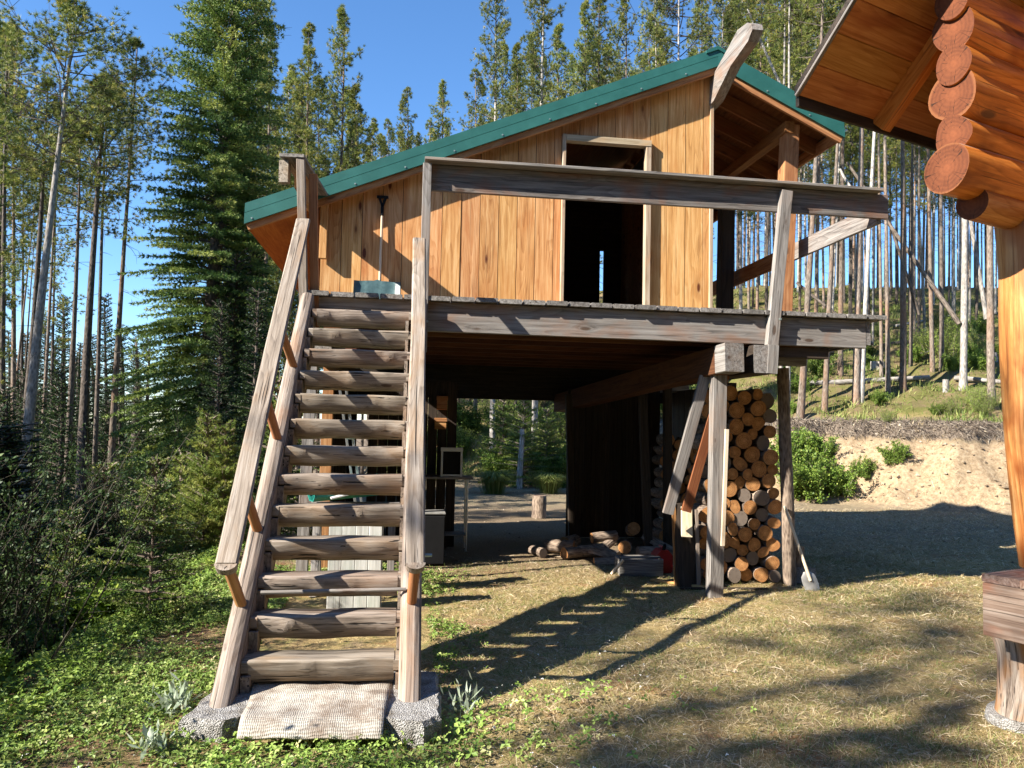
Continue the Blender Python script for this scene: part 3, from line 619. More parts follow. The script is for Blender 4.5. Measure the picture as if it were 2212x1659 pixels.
# ================================================================== LOG CABIN (right)
AZ = rad(69); CU = np.array([math.sin(AZ), math.cos(AZ), 0.0]); CV = np.array([-CU[1], CU[0], 0.0]); CP = np.array([5.20, -.60, 0.0])
def cw(u, v, z): return CP+CU*u+CV*v+np.array([0, 0, z])
cb = empty('log_cabin', (CP[0], CP[1], 0), 'orange stained log cabin corner with stacked log ends, board eave and peeled porch post', 'cabin')
def Q(name, b, mats, parent=None): return b.build(name, mats, parent or cb)
for (u0, z, rh, rw) in ((-.74, 4.80, .14, .115), (-.71, 4.622, .16, .14), (-.72, 4.385, .135, .12), (-.70, 4.171, .17, .165), (-.70, 3.916, .13, .122), (-.77, 3.668, .16, .152)):
    b = MB(); P_ = np.array([(rw*math.cos(a), rh*math.sin(a)) for a in np.linspace(0, 2*math.pi, 25)[:-1]])
    sweep(b, cw(u0, 0, z), cw(3.2, 0, z+.02), P_, (0, 0, 1), 26, rad_f=logr(.045, int(z*100), 4), m=0, mend=1, smooth=True, warp=.012, rnd=.5)
    Q('wall_log', b, [M['cabin'], M['cabin_end']])
b = MB(); log(b, cw(-.50, .02, 3.50), cw(3.2, .02, 3.50), .11, .12, amp=.05, seg=14, warp=.02, rnd=.5); Q('wall_log', b, [M['cabinpost'], M['cabin_end']])
for z in (3.79, 4.04, 4.28, 4.50, 4.72):
    b = MB(); log(b, cw(.80, .42, z), cw(.80, -3.0, z+.02), .13, .13, seg=12, rnd=.5); Q('cross_log', b, [M['cabin'], M['cabinpost']])
# porch post, floor edge, stump footing
b = MB()
sweep(b, cw(.16, -.12, 1.05), cw(.14, -.02, 3.50), circ(.20, 28), (0, 1, 0), 26, taper=1.10, rad_f=logr(.035, 31, 4), smooth=True, warp=.012, rnd=.5); Q('porch_post', b, [M['cabinpost']])
A0 = -.47
for k in range(3):
    b = MB(); board(b, cw(A0+1.3+.0, -.03-.0-.235*k-.115, 1.022), cw(A0-.035-.01*k, -.03-.235*k-.115, 1.022), .05, .228, (0, 0, 1), seg=2, c=.007, rnd=RNG.random()); Q('porch_floor_board', b, M['ledge'])
b = MB(); board(b, cw(A0+1.3, -.03-.235*3-.6, 1.022), cw(A0-.03, -.03-.235*3-.6, 1.022), .05, 1.19, (0, 0, 1), rnd=.5); Q('porch_floor_board', b, M['ledge'])
b = MB(); board(b, cw(A0, -.035, .825), cw(A0, -2.6, .825), .335, .06, (0, 0, 1), seg=8, rnd=.5, warp=.002); Q('porch_rim', b, M['ledge'])
b = MB(); board(b, cw(A0+.04, -.03, .82), cw(2.6, -.03, .82), .32, .05, (0, 0, 1), seg=2, rnd=.3); Q('porch_rim', b, M['ledge'])
b = MB(); log(b, cw(.02, -.02, -.08), cw(.0, -.04, .655), .195, .23, n=30, seg=22, amp=.075, mend=0, warp=.02, rnd=.5); Q('footing_stump', b, [M['stump']])
b = MB(); cc = [(CP+CU*(.06+.29*math.cos(a)*(1+.12*math.sin(3*a)))+CV*(-.02+.25*math.sin(a)))[:2] for a in np.linspace(0, 2*math.pi, 20)[:-1]]
v, f = blob_slab(cc, -.2, .075); b.add(v, f); tag(b.build('footing_stone', M['concrete']), 'pale stone footing under the gnarled stump below the cabin porch', 'footing')
# roof eave: soffit boards, rafters, fascia, rake
VE, ZE, PT = .78, 4.335, 1.0; U0 = -1.25
def roofz(v, off=0): return ZE+(VE-v)*PT+off
b = MB(); s = 0.0; q2 = math.sqrt(2)
for j in range(14):
    v1 = VE-.16*j-.0; v0 = v1-.154
    o = RNG.random(3)*20; r = RNG.random()
    P8 = [cw(U0, v1, roofz(v1)), cw(3.4, v1, roofz(v1)), cw(3.4, v0, roofz(v0)), cw(U0, v0, roofz(v0))]
    up = np.array([0, 0, .03]); V = np.array(P8+[p+up for p in P8])
    g = np.column_stack([(V-CP)@CU+o[0], (V-CP)@CV*1.4+o[1], V[:, 2]*0+o[2]])
    b.add(V, [(0, 1, 2, 3), (7, 6, 5, 4), (1, 0, 4, 5), (2, 1, 5, 6), (3, 2, 6, 7), (0, 3, 7, 4)], g, r)
Q('soffit_boards', b, M['cabinboard'])
b = MB(); V = []
for (u, v) in ((U0-.02, VE+.03), (3.4, VE+.03), (3.4, VE-2.3), (U0-.02, VE-2.3)):
    V.append(cw(u, v, roofz(v, .045)))
V = np.array(V+[p+np.array([0, 0, .05]) for p in V]); b.add(V, [(0, 1, 2, 3), (7, 6, 5, 4), (1, 0, 4, 5), (2, 1, 5, 6), (3, 2, 6, 7), (0, 3, 7, 4)], V, .5)
Q('roof_sheet', b, M['dark'])
b = MB(); board(b, cw(U0, VE+.022, ZE-.01), cw(3.4, VE+.022, ZE-.01), .13, .03, (0, 0, 1), rnd=.4); Q('eave_fascia', b, M['dark'])
b = MB()
board(b, cw(U0-.012, VE+.02, roofz(VE+.02, .02)), cw(U0-.012, VE-2.2, roofz(VE-2.2, .02)), .03, .02, (-1, -1, 1), rnd=.3); Q('rake_edge', b, M['gray'])
for u in (-.38, .45, 1.3):
    b = MB(); board(b, cw(u, VE-.02, roofz(VE-.02, -.075)), cw(u, VE-2.2, roofz(VE-2.2, -.075)), .135, .095, CV+np.array([0, 0, 1.0]), rnd=.5); Q('rafter', b, M['cabin'])

# ================================================================== TERRAIN
def smooth(x): x = np.clip(x, 0, 1); return x*x*(3-2*x)
TOE = np.array([[-40, 30], [-5, 24], [3.5, 20.8], [7, 20.4], [11.5, 14.9], [15.7, 12.3], [25, 8], [60, 0]], float)
def vnoise(x, y, s, seed=0):
    return (np.sin(x*s+seed+1.7*np.sin(y*s*.8+seed*2.1))+np.sin(y*s*1.13+seed*1.3+1.3*np.sin(x*s*.71+seed)))*.5
def terrain(x, y):
    x = np.asarray(x, float); y = np.asarray(y, float)
    z = .018*vnoise(x, y, 2.3, 1)+.012*vnoise(x, y, 5.1, 2)+.006*vnoise(x, y, 13, 4)
    xc = -1.52+.12*vnoise(x*0, y, 1.5, 3)+np.clip(y-9, 0, 100)*.12
    s = np.clip(xc-x, 0, None)
    drop = -3.4*(1-np.exp(-s*s/(s+1.1)*.42))
    z = z+drop*smooth((34-y)/14)+(-3.4*(1-np.exp(-s*.3)))*(1-smooth((34-y)/14))*.6
    yt = np.interp(x, TOE[:, 0], TOE[:, 1]); d = (y-yt)*np.where(x > 7, .62, .95)+.35*vnoise(x, y, .9, 5)+.16*vnoise(x, y, 3.3, 11)+.07*vnoise(x, y, 8.1, 14)
    right = smooth((x-6)/3.5)
    bank = 2.25*smooth(d/1.9)+.12*np.clip(d-1.9, 0, 1.2)+.50*np.clip(d-3.1, 0, 18)+.22*np.clip(d-21, 0, 60)
    mound = 1.35*smooth(d/5.0)+.12*np.clip(d-4, 0, 40)
    rise = (bank*right+mound*(1-right))
    left = smooth((x+4)/6)
    z = z+np.where(d > 0, rise, 0)*left+np.clip(d, 0, 3)*.03*vnoise(x, y, 3.1, 6)+np.clip(d-2, 0, 10)*.02*vnoise(x, y, 1.7, 8)
    z = z-.03*np.exp(-((y-13.5)/1.5)**2)
    return z
def tz(x, y): return float(terrain(x, y))
def axis(parts):
    out = []
    for a, c, st_ in parts: out.append(np.arange(a, c, st_))
    out.append([parts[-1][1]]); return np.concatenate(out)
gx = axis([(-160, -40, 6), (-40, -14, 1.0), (-14, -3.4, .22), (-3.4, 7.2, .055), (7.2, 22, .16), (22, 60, 1.0), (60, 160, 6)])
gy = axis([(-20, -6, 1.0), (-6, -2.2, .15), (-2.2, 6.5, .055), (6.5, 28, .17), (28, 60, .8), (60, 200, 6)])
GX, GY = np.meshgrid(gx, gy); GZ = terrain(GX, GY)
near = np.exp(-(np.clip(np.abs(GX-2)-6, 0, 99)**2+np.clip(np.abs(GY-2)-6, 0, 99)**2)/4)
GZ = GZ+near*RNG.normal(size=GX.shape)*.0035
nxg, nyg = len(gx), len(gy)
V = np.column_stack([GX.ravel(), GY.ravel(), GZ.ravel()]).astype(np.float32)
ii = np.arange(nxg*nyg).reshape(nyg, nxg); Fq = np.stack([ii[:-1, :-1], ii[:-1, 1:], ii[1:, 1:], ii[1:, :-1]], -1).reshape(-1, 4)
me = bpy.data.meshes.new('ground'); me.vertices.add(len(V)); me.vertices.foreach_set('co', V.ravel()); me.loops.add(Fq.size); me.loops.foreach_set('vertex_index', Fq.ravel().astype(np.int32))
me.polygons.add(len(Fq)); me.polygons.foreach_set('loop_start', np.arange(0, Fq.size, 4, dtype=np.int32)); me.polygons.foreach_set('loop_total', np.full(len(Fq), 4, np.int32)); me.polygons.foreach_set('use_smooth', np.ones(len(Fq), bool))
me.update(calc_edges=True)
def ground_mat():
    m, n, b, o = newmat('forest_ground'); g = NG(n); pos = g.node('ShaderNodeNewGeometry').outputs['Position']
    nrm = g.node('ShaderNodeNewGeometry').outputs['Normal']
    sx = g.node('ShaderNodeSeparateXYZ'); g.put(sx.inputs[0], pos); X, Y, Z = sx.outputs
    sn = g.node('ShaderNodeSeparateXYZ'); g.put(sn.inputs[0], nrm)
    big = g.noise(pos, .9, 4, .6); mid = g.noise(pos, 4.5, 5, .65); fine = g.noise(pos, 38, 4, .7)
    fib = g.noise(g.vmul(g.vadd(pos, g.vmul(g.noise(pos, 3, 2, .5, 0, 1), (1.5, 1.5, 0))), (30, 110, 60)), 1, 3, .6)
    straw = g.ramp(fib, [(.3, (.13, .09, .035)), (.5, (.34, .25, .11)), (.7, (.56, .45, .24))])
    green = g.ramp(fine, [(.3, (.07, .09, .022)), (.7, (.22, .25, .07))])
    dirt = g.ramp(fine, [(.3, (.12, .085, .055)), (.7, (.30, .22, .15))])
    red = g.ramp(fine, [(.3, (.20, .075, .03)), (.7, (.40, .19, .09))])
    c = g.mix(g.ramp(mid, [(.50, 0.0), (.64, .6)]), straw, green)
    c = g.mix(g.ramp(g.noise(g.vadd(pos, (31, 7, 0)), 1.6, 5, .7), [(.52, 0.0), (.64, .75)]), c, dirt)
    c = g.mix(g.ramp(g.noise(g.vadd(pos, (5, 17, 0)), 1.2, 5, .7), [(.55, 0.0), (.68, .75)]), c, red)
    # left: darker humus between weeds
    lf = g.ramp(g.math('ADD', g.math('MULTIPLY', X, -.5), g.math('MULTIPLY', big, 1.2)), [(.35, 0.0), (.95, 1.0)])
    hum = g.mix(g.ramp(mid, [(.45, 0.0), (.6, 1.0)]), (.16, .095, .055), (.11, .10, .035))
    hum = g.mix(g.ramp(g.noise(pos, 2.2, 4), [(.55, 0.0), (.65, .8)]), hum, (.27, .11, .05)); hum = g.mix(g.ramp(fine, [(.5, 0.0), (.7, .35)]), hum, (.35, .27, .17))
    c = g.mix(lf, c, hum)
    # gravel track behind the shed
    tr = g.math('MULTIPLY', g.ramp(g.math('MULTIPLY', Y, .05), [(.25, 0.0), (.40, 1.0)]), g.ramp(Z, [(.10, 1.0), (.30, 0.0)]))
    grv = g.ramp(g.noise(pos, 24, 5, .75), [(.3, (.10, .085, .07)), (.7, (.26, .22, .18))])
    c = g.mix(g.math('MULTIPLY', tr, .6), c, grv)
    # under the shed: bare packed dirt
    us = g.math('MULTIPLY', g.ramp(g.math('MULTIPLY', Y, .1), [(.38, 0.0), (.55, 1.0)]), g.ramp(g.math('MULTIPLY', Y, .05), [(.6, 1.0), (.7, 0.0)]))
    us = g.math('MULTIPLY', us, g.ramp(g.math('MULTIPLY', X, .1), [(0.0, 0.0), (.05, 1.0), (.6, 1.0), (.68, 0.0)]))
    c = g.mix(g.math('MULTIPLY', us, .8), c, g.ramp(fine, [(.3, (.11, .08, .05)), (.7, (.27, .20, .13))]))
    # cut bank: pale sandy soil on steep ground, root mat at its lip
    steep = g.ramp(sn.outputs[2], [(.70, 1.0), (.93, 0.0)])
    yy = g.ramp(g.math('MULTIPLY', Y, .05), [(.45, 0.0), (.56, 1.0)])
    rightm = g.ramp(g.math('MULTIPLY', X, .05), [(.30, 0.0), (.45, 1.0)])
    sand = g.ramp(g.noise(pos, 9, 6, .75), [(.3, (.16, .11, .065)), (.5, (.32, .235, .145)), (.7, (.45, .355, .235))])
    sand = g.mix(g.ramp(g.vor(g.vmul(pos, (1, 1, 1.6)), 5.5), [(.0, .5), (.16, 0.0)]), sand, (.48, .43, .36))
    lowz = g.ramp(g.math('ADD', Z, g.math('MULTIPLY', mid, .6)), [(.12, 0.0), (.5, 1.0), (2.15, 1.0) if False else (.98, 1.0)])
    zz = g.math('ADD', Z, g.math('MULTIPLY', mid, .5)); fb = g.ramp(g.math('MULTIPLY', zz, .3), [(.06, 0.0), (.11, 1.0), (.60, 1.0), (.66, 0.0)])
    c = g.mix(g.math('MULTIPLY', g.math('MULTIPLY', fb, yy), rightm), c, sand)
    lip = g.ramp(g.math('MULTIPLY', zz, .3), [(.59, 0.0), (.64, 1.0), (.78, 1.0), (.84, 0.0)])
    c = g.mix(g.math('MULTIPLY', g.math('MULTIPLY', lip, yy), rightm), c, g.ramp(fine, [(.35, (.06, .045, .035)), (.65, (.26, .21, .16))]))
    hill = g.ramp(g.math('MULTIPLY', zz, .3), [(.78, 0.0), (.88, 1.0)])
    hc = g.mix(g.ramp(g.noise(pos, 1.4, 5, .7), [(.42, 0.0), (.6, 1.0)]), (.11, .11, .03), (.17, .12, .07)); hc = g.mix(g.ramp(fine, [(.5, 0.0), (.7, .5)]), hc, (.25, .22, .10))
    c = g.mix(g.math('MULTIPLY', hill, yy), c, hc)
    g.put(b.inputs['Base Color'], c); b.inputs['Roughness'].default_value = .95; b.inputs['Specular IOR Level'].default_value = .15
    h = g.math('ADD', g.math('MULTIPLY', fib, .5), g.math('ADD', g.math('MULTIPLY', fine, .6), g.math('MULTIPLY', mid, .6)))
    g.put(b.inputs['Normal'], g.bump(h, .9, .03)); return m
me.materials.append(ground_mat()); go = bpy.data.objects.new('ground', me); link(go); tag(go, 'forest yard of dry grass, dirt and weeds rising to a cut bank and wooded hill', None, None, 'structure')

# ================================================================== FOLIAGE BUILDERS
def needles(P, D, n, L, W, spread=.9, rng=RNG):
    """tufts of thin blades at points P growing about directions D; returns triangles"""
    k = len(P); d = D[:, None, :]+rng.normal(size=(k, n, 3))*spread; d /= np.linalg.norm(d, axis=2, keepdims=True)
    l = L*(.6+.6*rng.random((k, n, 1))); side = np.cross(d, rng.normal(size=(k, n, 3))); side /= np.linalg.norm(side, axis=2, keepdims=True)+1e-9
    B = P[:, None, :]+d*l*.05; T = P[:, None, :]+d*l
    return np.stack([B+side*W*.5, B-side*W*.5, T], 2).reshape(-1, 3)
def stick(p0, p1, r0, r1, n=3):
    t = unit(p1-p0); a = unit(np.cross(t, (.3, .2, 1.0) if abs(t[2]) < .9 else (1, 0, 0))); c = np.cross(t, a); out = []
    R0 = [p0+r0*(a*math.cos(2*math.pi*i/n)+c*math.sin(2*math.pi*i/n)) for i in range(n)]; R1 = [p1+r1*(a*math.cos(2*math.pi*i/n)+c*math.sin(2*math.pi*i/n)) for i in range(n)]
    for i in range(n):
        j = (i+1) % n; out += [R0[i], R0[j], R1[j], R0[i], R1[j], R1[i]]
    return out
def pine_crown(name, H, z0, wmax, nb, dens, seed, mats, top=1.0, dead=12, bw=.015, bl=.15):
    rng = np.random.default_rng(seed); W = []; P, D = [], []
    for i in range(nb):
        q = (i+rng.random())/nb; z = z0+(H-z0)*q**.9
        prof = (1-q**2.3)*(.5+.5*min(1, q*4))*top+.06
        L = wmax*prof*(.45+.75*rng.random()); az = rng.random()*6.283; el = -.15+.65*q+rng.normal()*.15
        p = np.array([0, 0, z]); d = np.array([math.cos(az)*math.cos(el), math.sin(az)*math.cos(el), math.sin(el)])
        ns = 5; pts = [p]
        for s in range(ns):
            d = unit(d+np.array([0, 0, .13])+rng.normal(size=3)*.10); pts.append(pts[-1]+d*L/ns)
        for s in range(ns): W += stick(pts[s], pts[s+1], .022*(1-s/ns)+.006, .022*(1-(s+1)/ns)+.004)
        for s in range(1, ns+1):
            for _ in range(int(dens*(.6+.5*s)) if s > 1 else (1 if rng.random() < .4 else 0)):
                a = unit(d+rng.normal(size=3)*.75); e = pts[s]+a*(.12+L*.30*rng.random())-(d*L/ns)*rng.random()
                if rng.random() < .35: W += stick(pts[s]-(d*L/ns)*.5, e, .008, .004)
                P.append(e); D.append(unit(a+np.array([0, 0, .35])))
    P.append(np.array([0, 0, H])); D.append(np.array([0, 0, 1.]))
    for i in range(dead):
        z = z0*(.45+.6*rng.random()); az = rng.random()*6.283; L = .3+.9*rng.random(); p = np.array([0, 0, z]); d = np.array([math.cos(az), math.sin(az), -.05-.3*rng.random()])
        a = p
        for s in range(3): d = unit(d+np.array([0, 0, -.12])+rng.normal(size=3)*.15); e = a+d*L/3; W += stick(a, e, .012-.003*s, .009-.003*s); a = e
    P = np.array(P); D = np.array(D); nb_ = 26
    T = needles(P, D, nb_, bl, bw, .62, rng); tint = np.repeat(np.clip(.5+.28*rng.normal(size=len(P)), 0, 1), nb_*3)
    W = np.array(W); V = np.vstack([T, W]); r = np.concatenate([tint, np.full(len(W), .5)])
    return tri_mesh(name, V, r, mats, midx=np.concatenate([np.zeros(len(T)//3), np.ones(len(W)//3)]))
def fir_crown(name, H, z0, wmax, layers, per, seed, mats, step=.13, bl=.085, bw=.03, droop=.35, nn=5, power=.85, irr=.25, apex=0.0):
    rng = np.random.default_rng(seed); W, P, D, TN = [], [], [], []
    for i in range(layers):
        q = i/layers; z = z0+(H-z0)*q; R = wmax*((1-q)**power*(1-apex)+apex*(1-q))*(1-.25*math.exp(-q*12))
        for k in range(per):
            az = 6.283*(k/per)+i*2.4+rng.normal()*.25; L = R*(1-irr+2*irr*rng.random())+.05
            el = .15+.45*q-droop*(1-q)*.5; d = np.array([math.cos(az)*math.cos(el), math.sin(az)*math.cos(el), math.sin(el)]); a = np.array([0, 0, z+rng.normal()*.08])
            ns = max(2, int(L/step)); side = np.array([-math.sin(az), math.cos(az), 0.]); tn = np.clip(.45+.2*rng.normal(), 0, 1); p_old = a
            for s in range(ns):
                f = s/ns; d = unit(d+np.array([0, 0, (-droop*.16+.36*droop*f*.6)])); b_ = a+d*step
                if s % 3 == 0: W += stick(a, a+d*step*3, .016*(1-f)+.004, .016*(1-f)+.002)
                a = b_
                if f < .12 and L > .6: continue
                for sg in (-1, 1):
                    tl = (.10+.42*L*(1-f)*.55)*(.6+.7*rng.random()); td = unit(side*sg+d*.75+np.array([0, 0, -.10+.12*rng.normal()]))
                    m = max(1, int(tl/.085))
                    for t in range(m):
                        P.append(a+td*tl*(t+.6)/m); D.append(td); TN.append(tn+.25*f+.12*rng.normal())
                P.append(a); D.append(d); TN.append(tn+.3*f)
    P = np.array(P); D = np.array(D); T = needles(P, D, nn, bl, bw, .55, rng); tint = np.repeat(np.clip(TN, 0, 1), nn*3)
    W = np.array(W); V = np.vstack([T, W]); r = np.concatenate([tint, np.full(len(W), .5)])
    return tri_mesh(name, V, r, mats, midx=np.concatenate([np.zeros(len(T)//3), np.ones(len(W)//3)]))
LM_PINE = leafmat('pine_needles', [(0.0, (.05, .085, .022)), (.4, (.14, .18, .038)), (.75, (.27, .285, .06)), (1.0, (.42, .37, .10))], .22)
LM_FIR = leafmat('fir_needles', [(0.0, (.035, .08, .022)), (.4, (.10, .165, .038)), (.75, (.20, .265, .06)), (1.0, (.34, .37, .09))], .18, objvar=.15)
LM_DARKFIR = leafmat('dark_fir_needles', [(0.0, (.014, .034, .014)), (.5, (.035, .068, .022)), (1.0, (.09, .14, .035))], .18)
LM_YOUNG = leafmat('young_pine_needles', [(0.0, (.09, .15, .03)), (.5, (.20, .27, .05)), (1.0, (.38, .40, .10))], .35)
LM_LEAF = leafmat('shrub_leaves', [(0.0, (.06, .12, .022)), (.5, (.16, .25, .04)), (1.0, (.33, .40, .08))], .35)
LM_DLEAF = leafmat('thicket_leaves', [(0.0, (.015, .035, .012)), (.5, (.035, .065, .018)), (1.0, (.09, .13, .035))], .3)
LM_WEED = leafmat('weed_leaves', [(0.0, (.09, .17, .03)), (.5, (.21, .31, .06)), (.85, (.36, .43, .12)), (1.0, (.48, .42, .22))], .3, rough=.5)
LM_STRAW = leafmat('dry_grass', [(0.0, (.16, .15, .045)), (.3, (.33, .25, .11)), (.65, (.58, .45, .25)), (1.0, (.80, .68, .47))], .2)
LM_GRASS = leafmat('green_grass', [(0.0, (.07, .12, .02)), (.5, (.17, .23, .05)), (1.0, (.36, .38, .13))], .3)
LM_SAGE = leafmat('silvery_leaves', [(0.0, (.20, .26, .17)), (1.0, (.46, .52, .40))], .2)
PM = [LM_PINE, M['bark_dark']]
H0 = 20.0
PINES = [pine_crown('crown', H0, 14.5, 2.0, 42, 3.4, 1, PM), pine_crown('crown', H0, 14.6, 2.4, 42, 3.6, 2, PM), pine_crown('crown', H0, 9.5, 1.45, 66, 2.6, 3, PM, dead=40), pine_crown('crown', H0, 7.0, 1.4, 88, 2.5, 4, PM, dead=40), pine_crown('crown', H0, 15.8, 2.0, 30, 3.8, 5, PM, dead=26), pine_crown('crown', H0, 5.0, 1.9, 84, 2.4, 6, PM, dead=14)]
HF = 10.0
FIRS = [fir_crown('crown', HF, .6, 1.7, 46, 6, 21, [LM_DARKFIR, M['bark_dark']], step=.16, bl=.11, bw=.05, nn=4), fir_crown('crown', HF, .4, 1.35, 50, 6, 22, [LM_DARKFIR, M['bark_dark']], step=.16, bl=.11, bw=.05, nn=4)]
def trunk_mesh(name, H, r, seed, mat, cyl=.0, stubs=10):
    b = MB(); rng = np.random.default_rng(seed); seg = 14; k = 10; ph = rng.random(4)*6.28; VV, GG = [], []
    for s in range(seg+1):
        q = s/seg; z = -.6+(H+.6)*q; rr = r*(1-.86*q**1.15)*(1+.35*math.exp(-max(z, 0)*2.2)); cx = .10*math.sin(q*4+ph[0])*q; cy = .10*math.sin(q*3.3+ph[1])*q
        a = np.arange(k)*2*math.pi/k; w = 1+.05*rng.normal(size=k)
        VV.append(np.column_stack([cx+rr*w*np.cos(a), cy+rr*w*np.sin(a), np.full(k, z)])); GG.append(np.column_stack([np.full(k, z), rr*np.cos(a), rr*np.sin(a)]))
    f = [(s*k+j, s*k+(j+1) % k, (s+1)*k+(j+1) % k, (s+1)*k+j) for s in range(seg) for j in range(k)]+[tuple(range(seg*k, seg*k+k))]
    b.add(np.vstack(VV), f, np.vstack(GG), .5, 0, True)
    V = np.vstack(b.v); me = bpy.data.meshes.new(name); me.from_pydata(V.tolist(), [], b.f); me.materials.append(mat); me.polygons.foreach_set('use_smooth', np.ones(len(b.f), bool))
    a = me.attributes.new('gp', 'FLOAT_VECTOR', 'POINT'); a.data.foreach_set('vector', np.vstack(b.g).ravel().astype(np.float32)); me.update(); return me
TR = {c: [trunk_mesh('trunk', H0, .15, 50+i, M[c]) for i in range(3)] for c in ('bark', 'bark_dark', 'bark_pale')}
def tree_at(base, axis_, H, rad_b, crown, barkc, label, cat, group, hc=H0, name='pine_tree', spin=None):
    """crown=None makes a bare snag"""
    root = bpy.data.objects.new(name, None); link(root); root.location = base; root.empty_display_size = .3
    z = Vector(axis_).normalized(); qz = Vector((0, 0, 1)).rotation_difference(z); root.rotation_mode = 'QUATERNION'; root.rotation_quaternion = qz
    tag(root, label, cat, group)
    t = bpy.data.objects.new('trunk', random.choice(TR[barkc])); link(t, root); sxy = rad_b/.15; t.scale = (sxy, sxy, H/H0); sp = random.random()*6.28 if spin is None else spin; t.rotation_euler = (0, 0, sp)
    if crown is not None:
        c = bpy.data.objects.new('crown', crown); link(c, root); s = H/hc; f_ = random.uniform(.82, 1.18); c.scale = (s*f_, s*f_, s); c.rotation_euler = (0, 0, sp+1.3)
    return root
def px_tree(xb, xt, w, D, ytop=None, H=None, crown=0, bark_='bark', yb=None, yref=(788, 62), label=None, group=None, cat='pine tree', name='pine_tree', fir=False, dz=0.0):
    """xb, xt = trunk x at yref[0] and yref[1]; w = width in px at yref[0]; D = distance along the view"""
    lvl = ray(xb, 0.0); 
    a = ray(xb, yref[0]); a = a/np.dot(a, AF); A = CAM+a*D; c = ray(xt, yref[1]); c = c/np.dot(c, AF)
    hf = unit((AF[0], AF[1], 0)); t = np.dot(A-CAM, hf)/np.dot(c, hf); Bp = CAM+c*t
    ax = unit(Bp-A); 
    # run down the axis to the ground
    P_ = A.copy()
    for _ in range(60):
        g_ = tz(P_[0], P_[1]); dlt = P_[2]-g_
        if abs(dlt) < .02: break
        P_ = P_-ax*dlt/ax[2]
    if ytop is not None:
        e = ray(xt+(xb-xt)*(ytop-yref[1])/(yref[0]-yref[1]), ytop); t2 = np.dot(A-CAM, hf)/np.dot(e, hf); H = (CAM+e*t2-P_)[2]/ax[2]
    H = H*1.0; zr = (A-P_)[2]; rb = w*D/FP/2/max(.3, (1-.86*(max(0, zr)/H)**1.15))
    cr = None if crown is None else ((FIRS if fir else PINES)[crown])
    return tree_at(P_+np.array([0, 0, dz]), ax, H, rb, cr, bark_, label, cat, group, HF if fir else H0, name)
# ================================================================== BIG SPRUCE + TREES
LG = 'tall pines standing left of the shed'
def place(lst, group, yref):
    for t in lst: 
        px_tree(t[0], t[1], t[2], t[3], ytop=t[4], H=t[5], crown=t[6], bark_=t[7], label=t[8], group=group, yref=yref)
L_ = [(79, 148, 19, 17, 4, None, 1, 'bark_pale', 'tallest pale-barked pine near the left edge, leaning right, crown touching the top'),
 (62, 115, 13, 20, 185, None, 4, 'bark_dark', 'dark-barked pine directly behind and left of the tallest pale leaning pine'),
 (153, 179, 11, 24, 262, None, 0, 'bark_dark', 'pine with dark bare trunk and low crown, next right after the pale leaning pine'),
 (190, 221, 17, 18, 180, None, 1, 'bark_dark', 'thick dark double pine trunk in the middle of the left group'),
 (213, 243, 9, 25, 176, None, 0, 'bark_dark', 'slim straight pine just right of the thick dark middle trunk'),
 (253, 293, 12, 22, 100, None, 4, 'bark', 'lone pine with long clean trunk and small ragged crown left of the big fir'),
 (7, 22, 12, 19, 60, None, 1, 'bark_dark', 'dark pine cut by the left picture edge with crown at the top left'),
 (29, 36, 10, 22, 200, None, 0, 'bark', 'brown-barked pine just right of the dark pine at the left edge'),
 (-6, 9, 10, 21, 90, None, 2, 'bark_dark', 'dark pine trunk partly outside the left picture edge'),
 (45, 60, 7, 27, 330, None, 0, 'bark_dark', 'thin dark pine between the brown pine and the pale leaning pine'),
 (100, 138, 7, 25, 230, None, 4, 'bark', 'slim pine showing just right of the pale leaning pine'),
 (112, 122, 6, 30, 300, None, 2, 'bark_dark', 'thin straight pine with whiskery dead twigs behind the pale leaning pine'),
 (-48, -22, 16, 14, 10, None, 3, 'bark', 'near pine outside the left edge whose crown hangs into the top left corner')]
place(L_, LG, (788, 62))
place([(40, 68, 5, 24, 440, None, None, 'bark', 'thin leaning dead snag without crown near the left edge'), (56, 74, 4, 26, 470, None, None, 'bark_dark', 'second thin dead snag, a hand to the right of the leaning one')], 'dead snags at the left', (788, 470))
